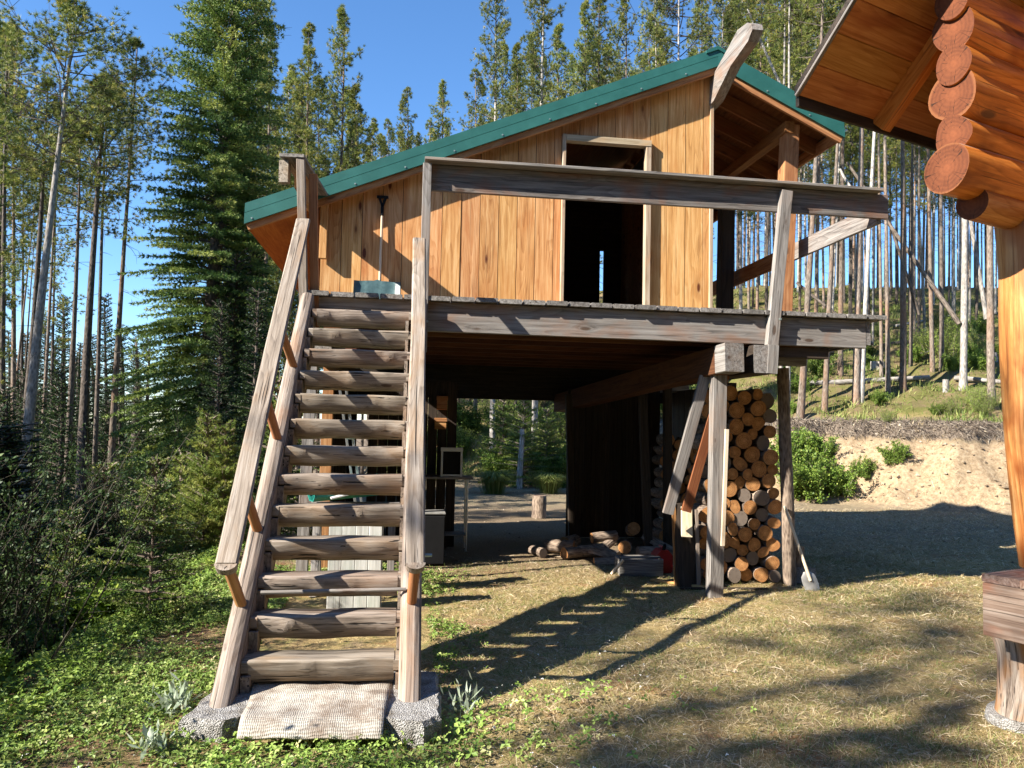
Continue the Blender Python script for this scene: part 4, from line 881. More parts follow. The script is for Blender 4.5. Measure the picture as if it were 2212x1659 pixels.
C_ = [(516, 552, 12, 23, -60, None, 2, 'bark', 'pine with crooked dead boughs rising behind the right side of the big fir'),
 (572, 580, 8, 25, 52, None, 3, 'bark', 'pine with ragged crown just left of the upper railing post'),
 (625, 625, 4, 30, 150, None, 2, 'bark_pale', 'thin pale-stemmed pine above the left railing post'),
 (655, 669, 7, 27, 62, None, 3, 'bark', 'pointed bushy pine, left one of the two highest above the left eave'),
 (728, 742, 9, 26, 22, None, 2, 'bark', 'pointed tall pine, right one of the two highest above the left eave'),
 (765, 768, 6, 29, 190, None, 3, 'bark_dark', 'shorter pine at the right shoulder of the two highest above the left eave'),
 (805, 803, 5, 33, 262, None, 2, 'bark_pale', 'small pale pine low behind the green roof, at the left of the open sky'),
 (877, 879, 6, 36, 196, None, 5, 'bark', 'bushy young pine standing alone in the open sky behind the roof, left one'),
 (958, 958, 6, 37, 182, None, 5, 'bark', 'bushy young pine in the middle of the open sky behind the roof'),
 (1028, 1031, 6, 34, 156, None, 5, 'bark', 'bushy pine leaning against the tall bare-stemmed pine behind the roof'),
 (1066, 1070, 9, 30, -45, None, 2, 'bark_pale', 'tall bare-stemmed pine standing clear at the right of the open sky'),
 (1161, 1170, 11, 28, -70, None, 2, 'bark_pale', 'pale thick pine stem with crown above, right of the tall clear one'),
 (1115, 1118, 5, 36, 140, None, 5, 'bark', 'low bushy pine between the two tall pale stems behind the roof'),
 (1205, 1207, 6, 34, 60, None, 3, 'bark', 'dense pine just right of the pale thick stem behind the roof'),
 (1262, 1264, 7, 32, 10, None, 3, 'bark', 'dense dark-crowned pine behind the middle of the roof slope'),
 (1290, 1296, 7, 29, -40, None, 3, 'bark_dark', 'dark-stemmed pine with full crown behind the upper roof slope'),
 (1345, 1350, 8, 31, -20, None, 2, 'bark', 'thin-crowned pine left of the ridge with sky on both sides'),
 (1405, 1405, 6, 35, 40, None, 5, 'bark', 'bushy pine low behind the upper roof slope'),
 (1420, 1419, 8, 27, -60, None, 2, 'bark_pale', 'pale stem near the ridge with foliage on both sides'),
 (1466, 1469, 9, 26, -120, None, 1, 'bark_pale', 'pale clean stem just left of the roof ridge'),
 (1515, 1517, 7, 30, -40, None, 3, 'bark_dark', 'dark pine directly behind the roof ridge'),
 (1560, 1562, 8, 28, -90, None, 2, 'bark_pale', 'pale stem directly right of the roof ridge')]
place(C_, 'pines rising behind the shed roof', (600, 62))
R_ = [(1600, 1602, 8, 33, -60, 'bark_pale', 3), (1636, 1640, 7, 31, -90, 'bark', 2), (1655, 1660, 7, 36, -10, 'bark_dark', 3), (1688, 1690, 9, 27, -180, 'bark_pale', 1), (1703, 1706, 10, 26, -160, 'bark_pale', 4), (1727, 1730, 6, 36, -20, 'bark', 2),
 (1740, 1760, 13, 25, -220, 'bark', 1), (1763, 1768, 9, 31, -60, 'bark', 0), (1790, 1806, 11, 26, -200, 'bark', 4), (1797, 1812, 6, 33, -60, 'bark_pale', 0), (1816, 1818, 11, 29, -150, 'bark', 0), (1838, 1842, 6, 38, 0, 'bark_dark', 2),
 (1852, 1857, 14, 26, -220, 'bark', 1), (1868, 1885, 10, 26, -210, 'bark_pale', 4), (1886, 1888, 6, 36, -10, 'bark_dark', 0), (1903, 1900, 7, 29, -120, 'bark', 1), (1917, 1914, 9, 27, -160, 'bark', 4), (1951, 1951, 13, 27, -200, 'bark', 0),
 (1968, 1970, 7, 30, -100, 'bark_dark', 1), (1985, 1986, 7, 33, -40, 'bark_dark', 0), (1997, 1980, 6, 34, -40, 'bark_pale', 2), (2012, 2004, 9, 29, -150, 'bark', 4), (2034, 2034, 9, 29, -150, 'bark_dark', 0), (2050, 2052, 5, 40, 20, 'bark', 2), (2062, 2058, 5, 38, 0, 'bark_pale', 0),
 (2082, 2086, 14, 27, -220, 'bark_pale', 1), (2140, 2137, 15, 25, -240, 'bark', 4), (2160, 2160, 7, 34, -40, 'bark_dark', 0), (2196, 2196, 9, 30, -90, 'bark', 1), (2110, 2112, 6, 37, -20, 'bark_dark', 2), (1575, 1578, 6, 40, -20, 'bark', 3), (1618, 1620, 5, 42, 20, 'bark_pale', 2)]
WD = {'bark': 'grey-brown', 'bark_pale': 'pale grey', 'bark_dark': 'dark'}
for i, (xb, xt, w, D, yt, bk, cr) in enumerate(R_):
    ref = ('seen above the ridge beam' if xb < 1610 else 'between the ridge beam and the porch post' if xb < 1720 else 'just right of the porch post' if xb < 1780 else 'over the side rail' if xb < 1860 else 'near the end of the deck rail' if xb < 1930 else 'in the open gap between deck and cabin' if xb < 2050 else 'beside the cabin porch post')
    if xb == 1951: ref = 'standing clear and most orange in the gap between deck and cabin'
    sz = 'thickest' if w >= 13 else 'thick' if w >= 9 else 'slim' if w >= 7 else 'thin'
    px_tree(xb, xt, w, D, ytop=yt, crown=cr, bark_=bk, yref=(700, 350), label='%s %s pine trunk %s' % (sz, WD[bk], ref), group='pine trunks on the hill right of the shed')
def gpx(x, y, dz=0.0):
    d = ray(x, y); d = d/np.dot(d, AF); t = 8.0
    while t < 120:
        P_ = CAM+d*t
        if P_[2] < tz(P_[0], P_[1]): break
        t += .15
    return P_+np.array([0, 0, dz])
# leaning and fallen poles
def pole(name, a, c, r0, r1, mat, label, group=None, cat='fallen log', amp=.03):
    b = MB(); log(b, a, c, r0, r1, n=9, seg=8, amp=amp, mend=0, warp=.02); tag(b.build(name, [M[mat]]), label, cat, group)
def pdw(x, y, D): d = ray(x, y); return CAM+d*(D/np.dot(d, AF))
pole('leaning_dead_tree', pdw(2071, 700, 27), pdw(1830, 350, 29), .085, .05, 'bark', 'dead pole leaning left against the trunks in the gap between deck and cabin', 'leaning dead poles', 'dead tree')
pole('leaning_dead_tree', pdw(1985, 680, 30), pdw(1915, 455, 30), .07, .05, 'bark_dark', 'dark dead pole leaning steeply behind the end of the deck rail', 'leaning dead poles', 'dead tree')
pole('leaning_dead_tree', pdw(2130, 690, 27), pdw(2092, 440, 28), .08, .06, 'bark_pale', 'pale crooked pole leaning left beside the cabin post', 'leaning dead poles', 'dead tree')
pole('leaning_dead_tree', pdw(1885, 745, 27), pdw(1722, 610, 29), .06, .05, 'bark_dark', 'dark pole fallen aslant behind the right end of the deck', 'leaning dead poles', 'dead tree')
pole('leaning_dead_tree', pdw(1720, 260, 28), pdw(1615, 20, 29), .06, .035, 'bark_pale', 'pale broken pole leaning across the trunks above the ridge beam', 'leaning dead poles', 'dead tree')
pole('leaning_dead_tree', pdw(1868, 455, 27), pdw(1815, 365, 28), .06, .04, 'bark_pale', 'short pale broken pole caught between trunks above the deck rail end', 'leaning dead poles', 'dead tree')
# filler forest further back
def far_tree(x, D, ytop, cr, bk, group, label, fir=False):
    px_tree(x, x+random.uniform(-6, 6), random.uniform(3.2, 6) if D > 45 else random.uniform(4, 7), D, ytop=ytop, crown=cr, bark_=bk, yref=(700, 350), label=label, group=group, fir=fir, name='fir_tree' if fir else 'pine_tree', cat='fir tree' if fir else 'pine tree')
rr = random.Random(5)
FG = [('distant pines behind the right hill', 'slender pine deep in the forest behind the hill on the right', 1570, 2240, 96, (33, 62), (-60, 240)),
      ('distant pines behind the roof', 'pine deep in the forest, half hidden behind the shed roof', 1060, 1570, 26, (38, 60), (70, 250)),
      ('distant pines left of the roof', 'pine deep in the forest between the big fir and the roof eave', 470, 800, 24, (26, 48), (160, 420))]
for (grp, lab, xa, xb, n, dr, tr_) in FG:
    for i in range(n):
        x = xa+(xb-xa)*(i+rr.random())/n; D = rr.uniform(*dr)
        far_tree(x, D, rr.uniform(*tr_), rr.choice([0, 2, 3, 2]) if xa > 1000 else rr.choice([2, 3, 5]), rr.choice(['bark', 'bark_dark', 'bark_pale']), grp, lab)
for i, x in enumerate(range(815, 1060, 22)): far_tree(x+rr.uniform(-6, 6), rr.uniform(40, 48), rr.uniform(262, 315), 5, 'bark', 'small pines low against the sky behind the roof', 'small pine top showing low against the open sky behind the roof')
# low distant firs on the left
for i, (x, yt) in enumerate([(137, 642), (228, 640), (100, 690), (60, 720), (20, 715), (178, 742), (262, 705), (288, 730), (250, 740), (200, 725), (320, 720), (-10, 700), (160, 760), (80, 760), (40, 770), (300, 760), (120, 745)]):
    D = 42+(i*7) % 16
    far_tree(x, D, yt, i % 2, 'bark_dark', 'low distant firs between the left trunks', ['pointed distant fir, highest one right of the pale leaning pine', 'pointed distant fir showing right of the thick middle trunk', 'low distant fir tree on the skyline between the left trunks'][min(i, 2)], fir=True)
# shaded understorey firs among the left trunks
for i in range(26):
    x = rr.uniform(-60, 700); D = rr.uniform(15, 32)
    if 240 < x < 600 and D < 23: D = rr.uniform(23, 30)
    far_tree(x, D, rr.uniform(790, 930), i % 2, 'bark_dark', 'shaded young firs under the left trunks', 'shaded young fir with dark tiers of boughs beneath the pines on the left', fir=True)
for i, (x, y, h) in enumerate([(-2.7, 10.8, 5.2), (-2.3, 12.4, 5.6), (-3.0, 15.2, 9.0), (-3.1, 13.9, 7.6)]):  # firs added to cast shade on the ground behind the shed
    tree_at(np.array([x, y, tz(x, y)]), (0, 0, 1), h, .07, FIRS[i % 2], 'bark_dark', 'x', 'fir tree', 'shaded young firs under the left trunks', HF, 'fir_tree')
# the big fir
c_ = ray(428, 1000); c_ = c_/np.dot(c_, AF); A = CAM+c_*19.0; base = np.array([A[0], A[1], tz(A[0], A[1])])
BIG = fir_crown('crown', 20.5, .7, 2.15, 104, 9, 77, [LM_FIR, M['bark_dark']], step=.13, bl=.10, bw=.022, droop=.42, nn=14, power=.62, irr=.33)
root = empty('fir_tree', base, 'huge dense green fir left of the staircase, its top out of the picture', 'fir tree')
root.rotation_euler = (0, rad(1.2), 0)
t = bpy.data.objects.new('trunk', TR['bark_dark'][0]); link(t, root); t.scale = (1.5, 1.5, 1.0)
cme = bpy.data.objects.new('crown', BIG); link(cme, root)
# bright young pines by the shed's left side
YP = [fir_crown('crown', 2.4, .15, .62, 15, 6, 31, [LM_YOUNG, M['bark']], step=.07, bl=.085, bw=.012, droop=-.25, nn=11, irr=.3), fir_crown('crown', 2.4, .1, .8, 12, 7, 32, [LM_FIR, M['bark']], step=.07, bl=.05, bw=.016, droop=.15, nn=16, irr=.3)]
def small_tree(x, y, D, h, v, label, group, sp=0.0):
    P_ = pdw(x, y, D); r = bpy.data.objects.new('young_pine' if v == 0 else 'young_fir', None); link(r); r.location = (P_[0], P_[1], tz(P_[0], P_[1])); r.empty_display_size = .2
    tag(r, label, 'young tree', group)
    t = bpy.data.objects.new('trunk', TR['bark'][0]); link(t, r); t.scale = (.12, .12, h/H0)
    c = bpy.data.objects.new('crown', YP[v]); link(c, r); s = h/2.4; c.scale = (s, s, s); c.rotation_euler = (0, 0, sp)
    return r
for i, (x, D, h, v, lab) in enumerate([(385, 12.5, 2.0, 0, 'sunlit yellow-green young pine at the foot of the big fir, left one'), (440, 12, 2.2, 0, 'sunlit yellow-green young pine at the foot of the big fir, beside the lower handrail'), (350, 13.5, 1.8, 0, 'small sunlit young pine half hidden at the left of the brighter ones'), (478, 12, 1.9, 0, 'young pine touching the stair handrail from behind'), (412, 14.5, 2.3, 0, 'young pine standing behind the gap of the two brightest ones'),
    (330, 7.5, 1.6, 1, 'small bright-tipped fir sapling in the shaded thicket'), (150, 7.8, 1.5, 1, 'small fir sapling low in the shade near the left edge'), (60, 9.5, 2.2, 1, 'fir sapling at the left edge below the pine trunks'), (220, 11, 2.5, 1, 'dark fir sapling in the middle of the thicket'), (590, 13, 2.8, 1, 'fir sapling seen between handrail and stringer')]):
    small_tree(x, 1150, D, h, v, lab, 'young trees beside the staircase', i*1.7)

# ================================================================== SHRUBS
def leaf_cluster(P, D, n, L, W, rng, spread=.8):
    k = len(P); d = D[:, None, :]+rng.normal(size=(k, n, 3))*spread; d /= np.linalg.norm(d, axis=2, keepdims=True)
    side = np.cross(d, rng.normal(size=(k, n, 3))+np.array([0, 0, 1.5])); side /= np.linalg.norm(side, axis=2, keepdims=True)+1e-9
    l = L*(.6+.7*rng.random((k, n, 1))); B = P[:, None, :]+rng.normal(size=(k, n, 3))*L*.5; T = B+d*l; m = B+d*l*.5; w = W*l/L
    q = np.stack([B, m+side*w*.5, T, B, T, m-side*w*.5], 2)
    return q.reshape(-1, 3)
def shrub_mesh(name, h, R, stems, seed, leafm, L=.045, W=.03, n=4, dens=6, up=1.0, stemm='bark_dark', leafy=.35, sr=.008):
    rng = np.random.default_rng(seed); W_, P, D = [], [], []
    for i in range(stems):
        az = rng.random()*6.28; a = np.array([R*.22*rng.normal(), R*.22*rng.normal(), 0]); d = unit(np.array([math.cos(az)*.45*rng.random()/up, math.sin(az)*.45*rng.random()/up, 1.0])); Lh = h*(.55+.5*rng.random()); ns = 6
        for s in range(ns):
            d = unit(d+rng.normal(size=3)*.11+np.array([math.cos(az), math.sin(az), 0])*.06/up); e = a+d*Lh/ns; W_ += stick(a, e, sr*(1-s/ns)+.002, sr*(1-(s+1)/ns)+.002)
            if s/ns > leafy-.3*rng.random():
                for _ in range(dens):
                    td = unit(d+rng.normal(size=3)*.8); tl = .22*h/2*rng.random()+.05; f = a+(e-a)*rng.random(); W_ += stick(f, f+td*tl, .003, .0015); P += [f+td*tl, f+td*tl*.6]; D += [td, td]
            a = e
    P = np.array(P); D = np.array(D); T = leaf_cluster(P, D, n, L, W, rng); tint = np.repeat(np.clip(.45+.25*rng.normal(size=len(P)*n), 0, 1), 6); W_ = np.array(W_)
    V = np.vstack([T, W_]); return tri_mesh(name, V, np.concatenate([tint, np.full(len(W_), .5)]), [leafm, M[stemm]], midx=np.concatenate([np.zeros(len(T)//3), np.ones(len(W_)//3)]))
SH = {'thick': [shrub_mesh('shrub', 2.2, 1.2, 44, 61+i, LM_DLEAF, L=.034, W=.018, n=4, dens=3, up=1.7, leafy=.25, sr=.007, stemm='twig') for i in range(2)],
      'leafy': [shrub_mesh('shrub', 1.0, 1.0, 26, 71+i, LM_LEAF, L=.05, W=.04, n=5, dens=7, leafy=.05) for i in range(2)],
      'low': [shrub_mesh('shrub', .45, .5, 18, 81+i, LM_LEAF, L=.055, W=.045, n=5, dens=5, up=.6, leafy=.0, sr=.004) for i in range(2)],
      'brush': [shrub_mesh('shrub', 1.5, 1.3, 34, 91+i, LM_YOUNG, L=.05, W=.02, n=4, dens=5, leafy=.15) for i in range(2)]}
def shrub(kind, x, y, s, label, group, sz=None, name='shrub', z=None):
    o = bpy.data.objects.new(name, random.choice(SH[kind])); link(o); o.location = (x, y, (tz(x, y) if z is None else z)-.03); o.scale = (s, s, sz or s); o.rotation_euler = (0, 0, random.random()*6.28); return tag(o, label, 'shrub', group)
for i in range(46):
    x = rr.uniform(-8.0, -2.1); y = rr.uniform(-.6, 11); 
    if x > -2.6 and y > 5: x -= 1
    shrub('thick', x, y, rr.uniform(.75, 1.3), 'tall thin-stemmed willow shrub in the dark thicket down the left bank', 'willow shrubs in the left thicket', name='willow_shrub')
for i in range(40):
    y = rr.uniform(-1.5, 6.5); x = -1.95-rr.random()*2.6
    shrub('low', x, y, rr.uniform(.8, 1.5), 'low leafy bush on the edge of the left bank', 'low bushes along the left bank')
for i in range(40):       # dense low firs left of the frame keep the bank in shade
    y = -4.6+(i//2)*.62+.3*(i % 2)+rr.uniform(-.15, .15); x = (-5.1 if i % 2 else -6.1)+rr.uniform(-.3, .3)
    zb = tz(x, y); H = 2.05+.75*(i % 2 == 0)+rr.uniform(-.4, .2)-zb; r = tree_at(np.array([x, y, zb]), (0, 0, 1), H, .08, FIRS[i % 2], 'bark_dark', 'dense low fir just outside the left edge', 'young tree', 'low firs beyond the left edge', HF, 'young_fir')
    for ch in r.children:
        if ch.name.startswith('crown'): ch.scale = (1.25, 1.25, ch.scale[2])
# bushes on and below the right bank
for (x, y, D, s, k, lab) in [(1745, 1078, 17.5, 1.35, 'leafy', 'large bright leafy bush against the bank just right of the log stack'), (1815, 1072, 17.8, 1.0, 'leafy', 'leafy bush joined to the right side of the large bright one'), (1715, 1020, 18.6, 1.2, 'leafy', 'leafy bush higher on the bank behind the log stack'), (1870, 1040, 18, .55, 'leafy', 'small leafy bush trailing right of the large ones'), (1935, 1018, 18.3, .62, 'leafy', 'isolated small green bush in the middle of the sandy bank'), (1770, 1000, 18.8, .9, 'leafy', 'sparse leafy bush climbing the sandy bank')]:
    P_ = gpx(x, y); shrub(k, P_[0], P_[1], s, lab, 'leafy bushes on the sandy bank', name='leafy_bush')
for i in range(34):
    x = rr.uniform(1680, 2180); D = rr.uniform(21.5, 36); P_ = pdw(x, 800, D); s = rr.uniform(.25, .6)
    if D > 27: s *= 1.7
    shrub(rr.choice(['brush', 'leafy']), P_[0], P_[1], s, 'small green bush among the pines on the hill slope', 'small bushes on the hill slope')
# greenery seen through the open woodshed
for i in range(30):
    x = rr.uniform(960, 1280); D = rr.uniform(24.5, 38); P_ = pdw(x, 950, D); shrub(rr.choice(['leafy', 'brush', 'leafy']), P_[0], P_[1], rr.uniform(.8, 1.6), 'tangled green bush behind the shed, seen through its open bay', 'bushes seen through the open bay')
for i in range(10):
    x = rr.uniform(1280, 1640); D = rr.uniform(23, 34); P_ = pdw(x, 950, D); shrub('leafy', P_[0], P_[1], rr.uniform(.9, 1.7), 'green bush behind the woodshed seen through its gaps', 'bushes seen through the woodshed gaps')
small_tree(1130, 1000, 24.5, 3.0, 1, 'pale green fir sapling around the grey snag seen through the open bay', None, .4)
small_tree(1085, 1000, 26, 3.2, 1, 'fir sapling left of the grey snag seen through the open bay', None, 1.4)
small_tree(1180, 1000, 25, 2.6, 1, 'fir sapling right of the grey snag seen through the open bay', None, 2.4)
P_ = pdw(1124, 990, 24); z_ = tz(P_[0], P_[1]); pole('broken_snag', (P_[0], P_[1], z_-.1), (P_[0]+.02, P_[1], z_+1.85), .095, .075, 'bark_pale', 'grey broken tree stub standing among the greenery behind the open bay', None, 'snag')
for (x, D, s, lab) in [(1070, 22.0, 1.0, 'large arching grass tussock behind the open bay, left one'), (1185, 22.5, .9, 'darker arching grass tussock behind the open bay, right one')]:
    P_ = pdw(x, 1000, D); n = 700; th = RNG.random(n)*6.28; r0 = np.abs(RNG.normal(size=n))*.15; B = np.column_stack([r0*np.cos(th), r0*np.sin(th), np.zeros(n)]); L = .55+.35*RNG.random(n); out = np.column_stack([np.cos(th), np.sin(th), np.zeros(n)])
    mid_ = B+out*(L*.25)[:, None]+np.array([0, 0, 1])*(L*.75)[:, None]; tip = B+out*(L*.8)[:, None]+np.array([0, 0, 1])*(L*.62)[:, None]; sd_ = np.column_stack([-np.sin(th), np.cos(th), np.zeros(n)])*.008
    T = np.stack([B-sd_, B+sd_, mid_+sd_, B-sd_, mid_+sd_, mid_-sd_, mid_-sd_, mid_+sd_, tip], 1).reshape(-1, 3)*s
    o = bpy.data.objects.new('grass_tussock', tri_mesh('grass_tussock', T, np.repeat(RNG.random(n), 9), LM_GRASS)); link(o); o.location = (P_[0], P_[1], tz(P_[0], P_[1])-.03); tag(o, lab, 'grass tussock', 'grass tussocks behind the bay')
# logs, stumps on the hill
def gpt(x, D, dz=0): P_ = pdw(x, 900, D); return np.array([P_[0], P_[1], tz(P_[0], P_[1])+dz])
pole('fallen_log', gpx(1685, 842, .2), gpx(2008, 828, .2), .11, .085, 'bark_pale', 'long grey fallen log lying level along the top of the sandy bank', 'fallen logs on the hill')
pole('fallen_log', gpx(2062, 828, .18), gpx(2200, 838, .18), .09, .07, 'bark_pale', 'pale fallen log right of the small cut stump, running behind the cabin post', 'fallen logs on the hill')
pole('fallen_log', gpx(1905, 752, .1), gpx(2010, 738, .1), .10, .07, 'bark', 'grey fallen log between the trunks above the deck end', 'fallen logs on the hill')
pole('fallen_log', gpx(1990, 768, .06), gpx(2085, 745, .06), .06, .04, 'bark_pale', 'thin pale pole lying up the slope behind the lone orange trunk', 'fallen logs on the hill')
pole('fallen_log', gpx(1935, 712, .2), gpx(2060, 690, .2), .07, .05, 'bark_pale', 'pale pole lying far up among the trunks', 'fallen logs on the hill')
pole('fallen_log', gpx(1700, 790, .1), gpx(1800, 765, .1), .09, .06, 'bark', 'grey log lying behind the cantilevered deck corner', 'fallen logs on the hill')
for (x, D, h, r, lab) in [(2043, 846, .42, .10, 'small pale cut stump at the gap between two fallen logs on the bank top'), (1889, 800, .35, .15, 'pale cut stump right below the end of the deck, left of a twin'), (1903, 798, .30, .12, 'smaller pale cut stump touching its twin below the deck end'), (2147, 785, .42, .12, 'pale cut stump beside the left edge of the cabin post')]:
    b = MB(); P_ = gpx(x, D); log(b, P_-np.array([0, 0, .1]), P_+np.array([.01, 0, h]), r*1.15, r, n=12, seg=5, amp=.08, mend=1); tag(b.build('cut_stump', [M['bark_pale'], M['fire_end']]), lab, 'stump', 'cut stumps on the hill')
# root fringe hanging at the lip of the bank
T = []; N = 60000; px = RNG.uniform(1640, 2230, N)
for i in range(N):
    D = 15.5+RNG.random()*12; d = ray(px[i], 900); P_ = CAM+d*(D/np.dot(d, AF)); T.append((P_[0], P_[1]))
T = np.array(T); Z = terrain(T[:, 0], T[:, 1]); keep = (Z > 1.8) & (Z < 2.32) & (T[:, 0] > 7.5); T = T[keep]; Z = Z[keep]; k = len(T)
if k:
    B = np.column_stack([T, Z+.05]); dr = RNG.normal(size=(k, 3))*.5+np.array([-.2, -.9, -.55]); dr /= np.linalg.norm(dr, axis=1, keepdims=True); L = .08+.25*RNG.random((k, 1)); sd_ = RNG.normal(size=(k, 3)); sd_ = sd_/np.linalg.norm(sd_, axis=1, keepdims=True)*.012
    V_ = np.stack([B-sd_, B+sd_, B+dr*L], 1).reshape(-1, 3); mr = leafmat('dry_roots', [(0, (.06, .045, .035)), (.6, (.22, .17, .13)), (1, (.42, .36, .28))], .1)
    o = bpy.data.objects.new('root_mat', tri_mesh('root_mat', V_, np.repeat(RNG.random(k), 3), mr)); link(o); tag(o, 'dark fringe of roots and dead grass along the lip of the sandy bank', 'roots', None, 'stuff')

# ================================================================== GROUND COVER (stuff)
def blades(name, n, xr, yr, dens, L, Wd, mat, lie, label, cat, tint=None, curve=True, zoff=.0, seed=3):
    rng = np.random.default_rng(seed); x = rng.uniform(*xr, n); y = rng.uniform(*yr, n); keep = rng.random(n) < dens(x, y); x, y = x[keep], y[keep]; k = len(x)
    z = terrain(x, y)+zoff; th = rng.random(k)*6.283; el = np.clip(np.abs(rng.normal(size=k))*lie[1]+lie[0], 0, 1.5); l = L*(.35+1.1*rng.random(k))
    d = np.column_stack([np.cos(th)*np.cos(el), np.sin(th)*np.cos(el), np.sin(el)]); B = np.column_stack([x, y, z]); sd_ = np.column_stack([-np.sin(th), np.cos(th), rng.normal(size=k)*.5]); sd_ = sd_*(Wd*(.6+.8*rng.random(k)))[:, None]/2
    m = B+d*(l*.55)[:, None]+np.array([0, 0, 1])*(l*.06)[:, None]; t = B+d*l[:, None]-np.array([0, 0, 1])*(l*.06)[:, None]
    V_ = np.stack([B-sd_, B+sd_, m+sd_*.7, B-sd_, m+sd_*.7, m-sd_*.7, m-sd_*.7, m+sd_*.7, t], 1).reshape(-1, 3)
    r = rng.random(k) if tint is None else np.clip(tint(x, y)+.22*rng.normal(size=k), 0, 1)
    o = bpy.data.objects.new(name, tri_mesh(name, V_, np.repeat(r, 9), mat)); link(o); return tag(o, label, cat, None, 'stuff')
def yard(x, y):
    m = smooth((x-.9+.5*vnoise(x, y, 1.3, 2))/.9)*(1-smooth((y-4.4)/1.5)*(x < 6)*smooth((x+.5)/.5)); m = m*(~((x > -.3) & (x < 1.35) & (y > -.65) & (y < .42))); return m*(.45+.55*(vnoise(x, y, 1.9, 7) > -.35))
blades('dry_grass', 260000, (-.5, 8.5), (-2.6, 6.2), lambda x, y: yard(x, y)*np.where(y < 2, 1, .7), .075, .0026, LM_STRAW, (.05, .28), 'flattened dry straw-coloured grass over the sunny yard', 'dry grass', seed=3)
blades('dry_grass', 45000, (6, 16), (2, 13), lambda x, y: .9*np.ones_like(x)*(terrain(x, y) < .3), .10, .006, LM_STRAW, (.05, .3), 'coarser dry grass on the far right part of the yard', 'dry grass', seed=4)
blades('green_grass', 130000, (-1.5, 8.5), (-2.6, 6.0), lambda x, y: yard(x, y)*np.clip(.50+.75*vnoise(x, y, 2.3, 4), .12, 1), .055, .0034, LM_GRASS, (.3, .45), 'short green grass mixed through the dry yard', 'grass', seed=5)
blades('hill_grass', 90000, (7, 34), (11, 42), lambda x, y: (terrain(x, y) > 2.25)*np.clip(.5+.6*vnoise(x, y, 1.6, 9), .1, 1), .26, .022, LM_GRASS, (.5, .5), 'yellow-green grass and ground cover on the hill slope above the bank', 'grass', tint=lambda x, y: .55+.25*vnoise(x, y, 1.1, 3), seed=6)
blades('bank_grass', 14000, (7, 20), (11, 24), lambda x, y: ((terrain(x, y) > .1) & (terrain(x, y) < 2.2))*np.clip(.25+.6*vnoise(x, y, 1.3, 12), .04, 1), .18, .010, LM_STRAW, (.5, .5), 'sparse dry tufts on the sandy cut bank', 'grass', seed=8)
blades('mound_grass', 26000, (0, 9), (19, 30), lambda x, y: (terrain(x, y) > .12)*1.0, .25, .02, LM_GRASS, (.5, .5), 'green grass on the mound behind the open bay', 'grass', seed=9)
def stones(name, n, xr, yr, dens, S, mat, label, seed):
    rng = np.random.default_rng(seed); x = rng.uniform(*xr, n); y = rng.uniform(*yr, n); keep = rng.random(n) < dens(x, y); x, y = x[keep], y[keep]; k = len(x); z = terrain(x, y); sz = S*(rng.random(k)**3*2.4+.35)
    oc = np.array([(1, 0, 0), (0, 1, 0), (-1, 0, 0), (0, -1, 0), (0, 0, .8), (0, 0, -.8)], float); fc = [(0, 1, 4), (1, 2, 4), (2, 3, 4), (3, 0, 4), (1, 0, 5), (2, 1, 5), (3, 2, 5), (0, 3, 5)]
    P_ = oc[None]*(.6+.8*rng.random((k, 6, 1)))*sz[:, None, None]; a = rng.random(k)*6.28; c_, s_ = np.cos(a), np.sin(a); X_ = P_[..., 0]*c_[:, None]-P_[..., 1]*s_[:, None]; Y_ = P_[..., 0]*s_[:, None]+P_[..., 1]*c_[:, None]
    P_ = np.stack([X_+x[:, None], Y_+y[:, None], P_[..., 2]+z[:, None]], -1); V_ = P_[:, np.array(fc).ravel()].reshape(-1, 3)
    o = bpy.data.objects.new(name, tri_mesh(name, V_, np.repeat(rng.random(k), 24), mat)); link(o); return tag(o, label, 'stones', None, 'stuff')
LM_STONE = leafmat('clods_and_stones', [(0.0, (.07, .05, .035)), (.6, (.21, .16, .105)), (1.0, (.34, .29, .22))], 0.0, .9)
stones('bank_rubble', 9000, (7, 21), (10, 24), lambda x, y: ((terrain(x, y) > .08) & (terrain(x, y) < 2.3))*1.0, .028, LM_STONE, 'clods, stones and root bits on the sandy cut bank', 21)
stones('yard_gravel', 9000, (-3, 12), (-2.5, 20), lambda x, y: (x > -1.4)*np.where(y > 6, .9, .35)*offslab(x, y) if False else (x > -1.4)*np.where(y > 6, .9, .3), .010, LM_STONE, 'small stones scattered on the yard', 22)
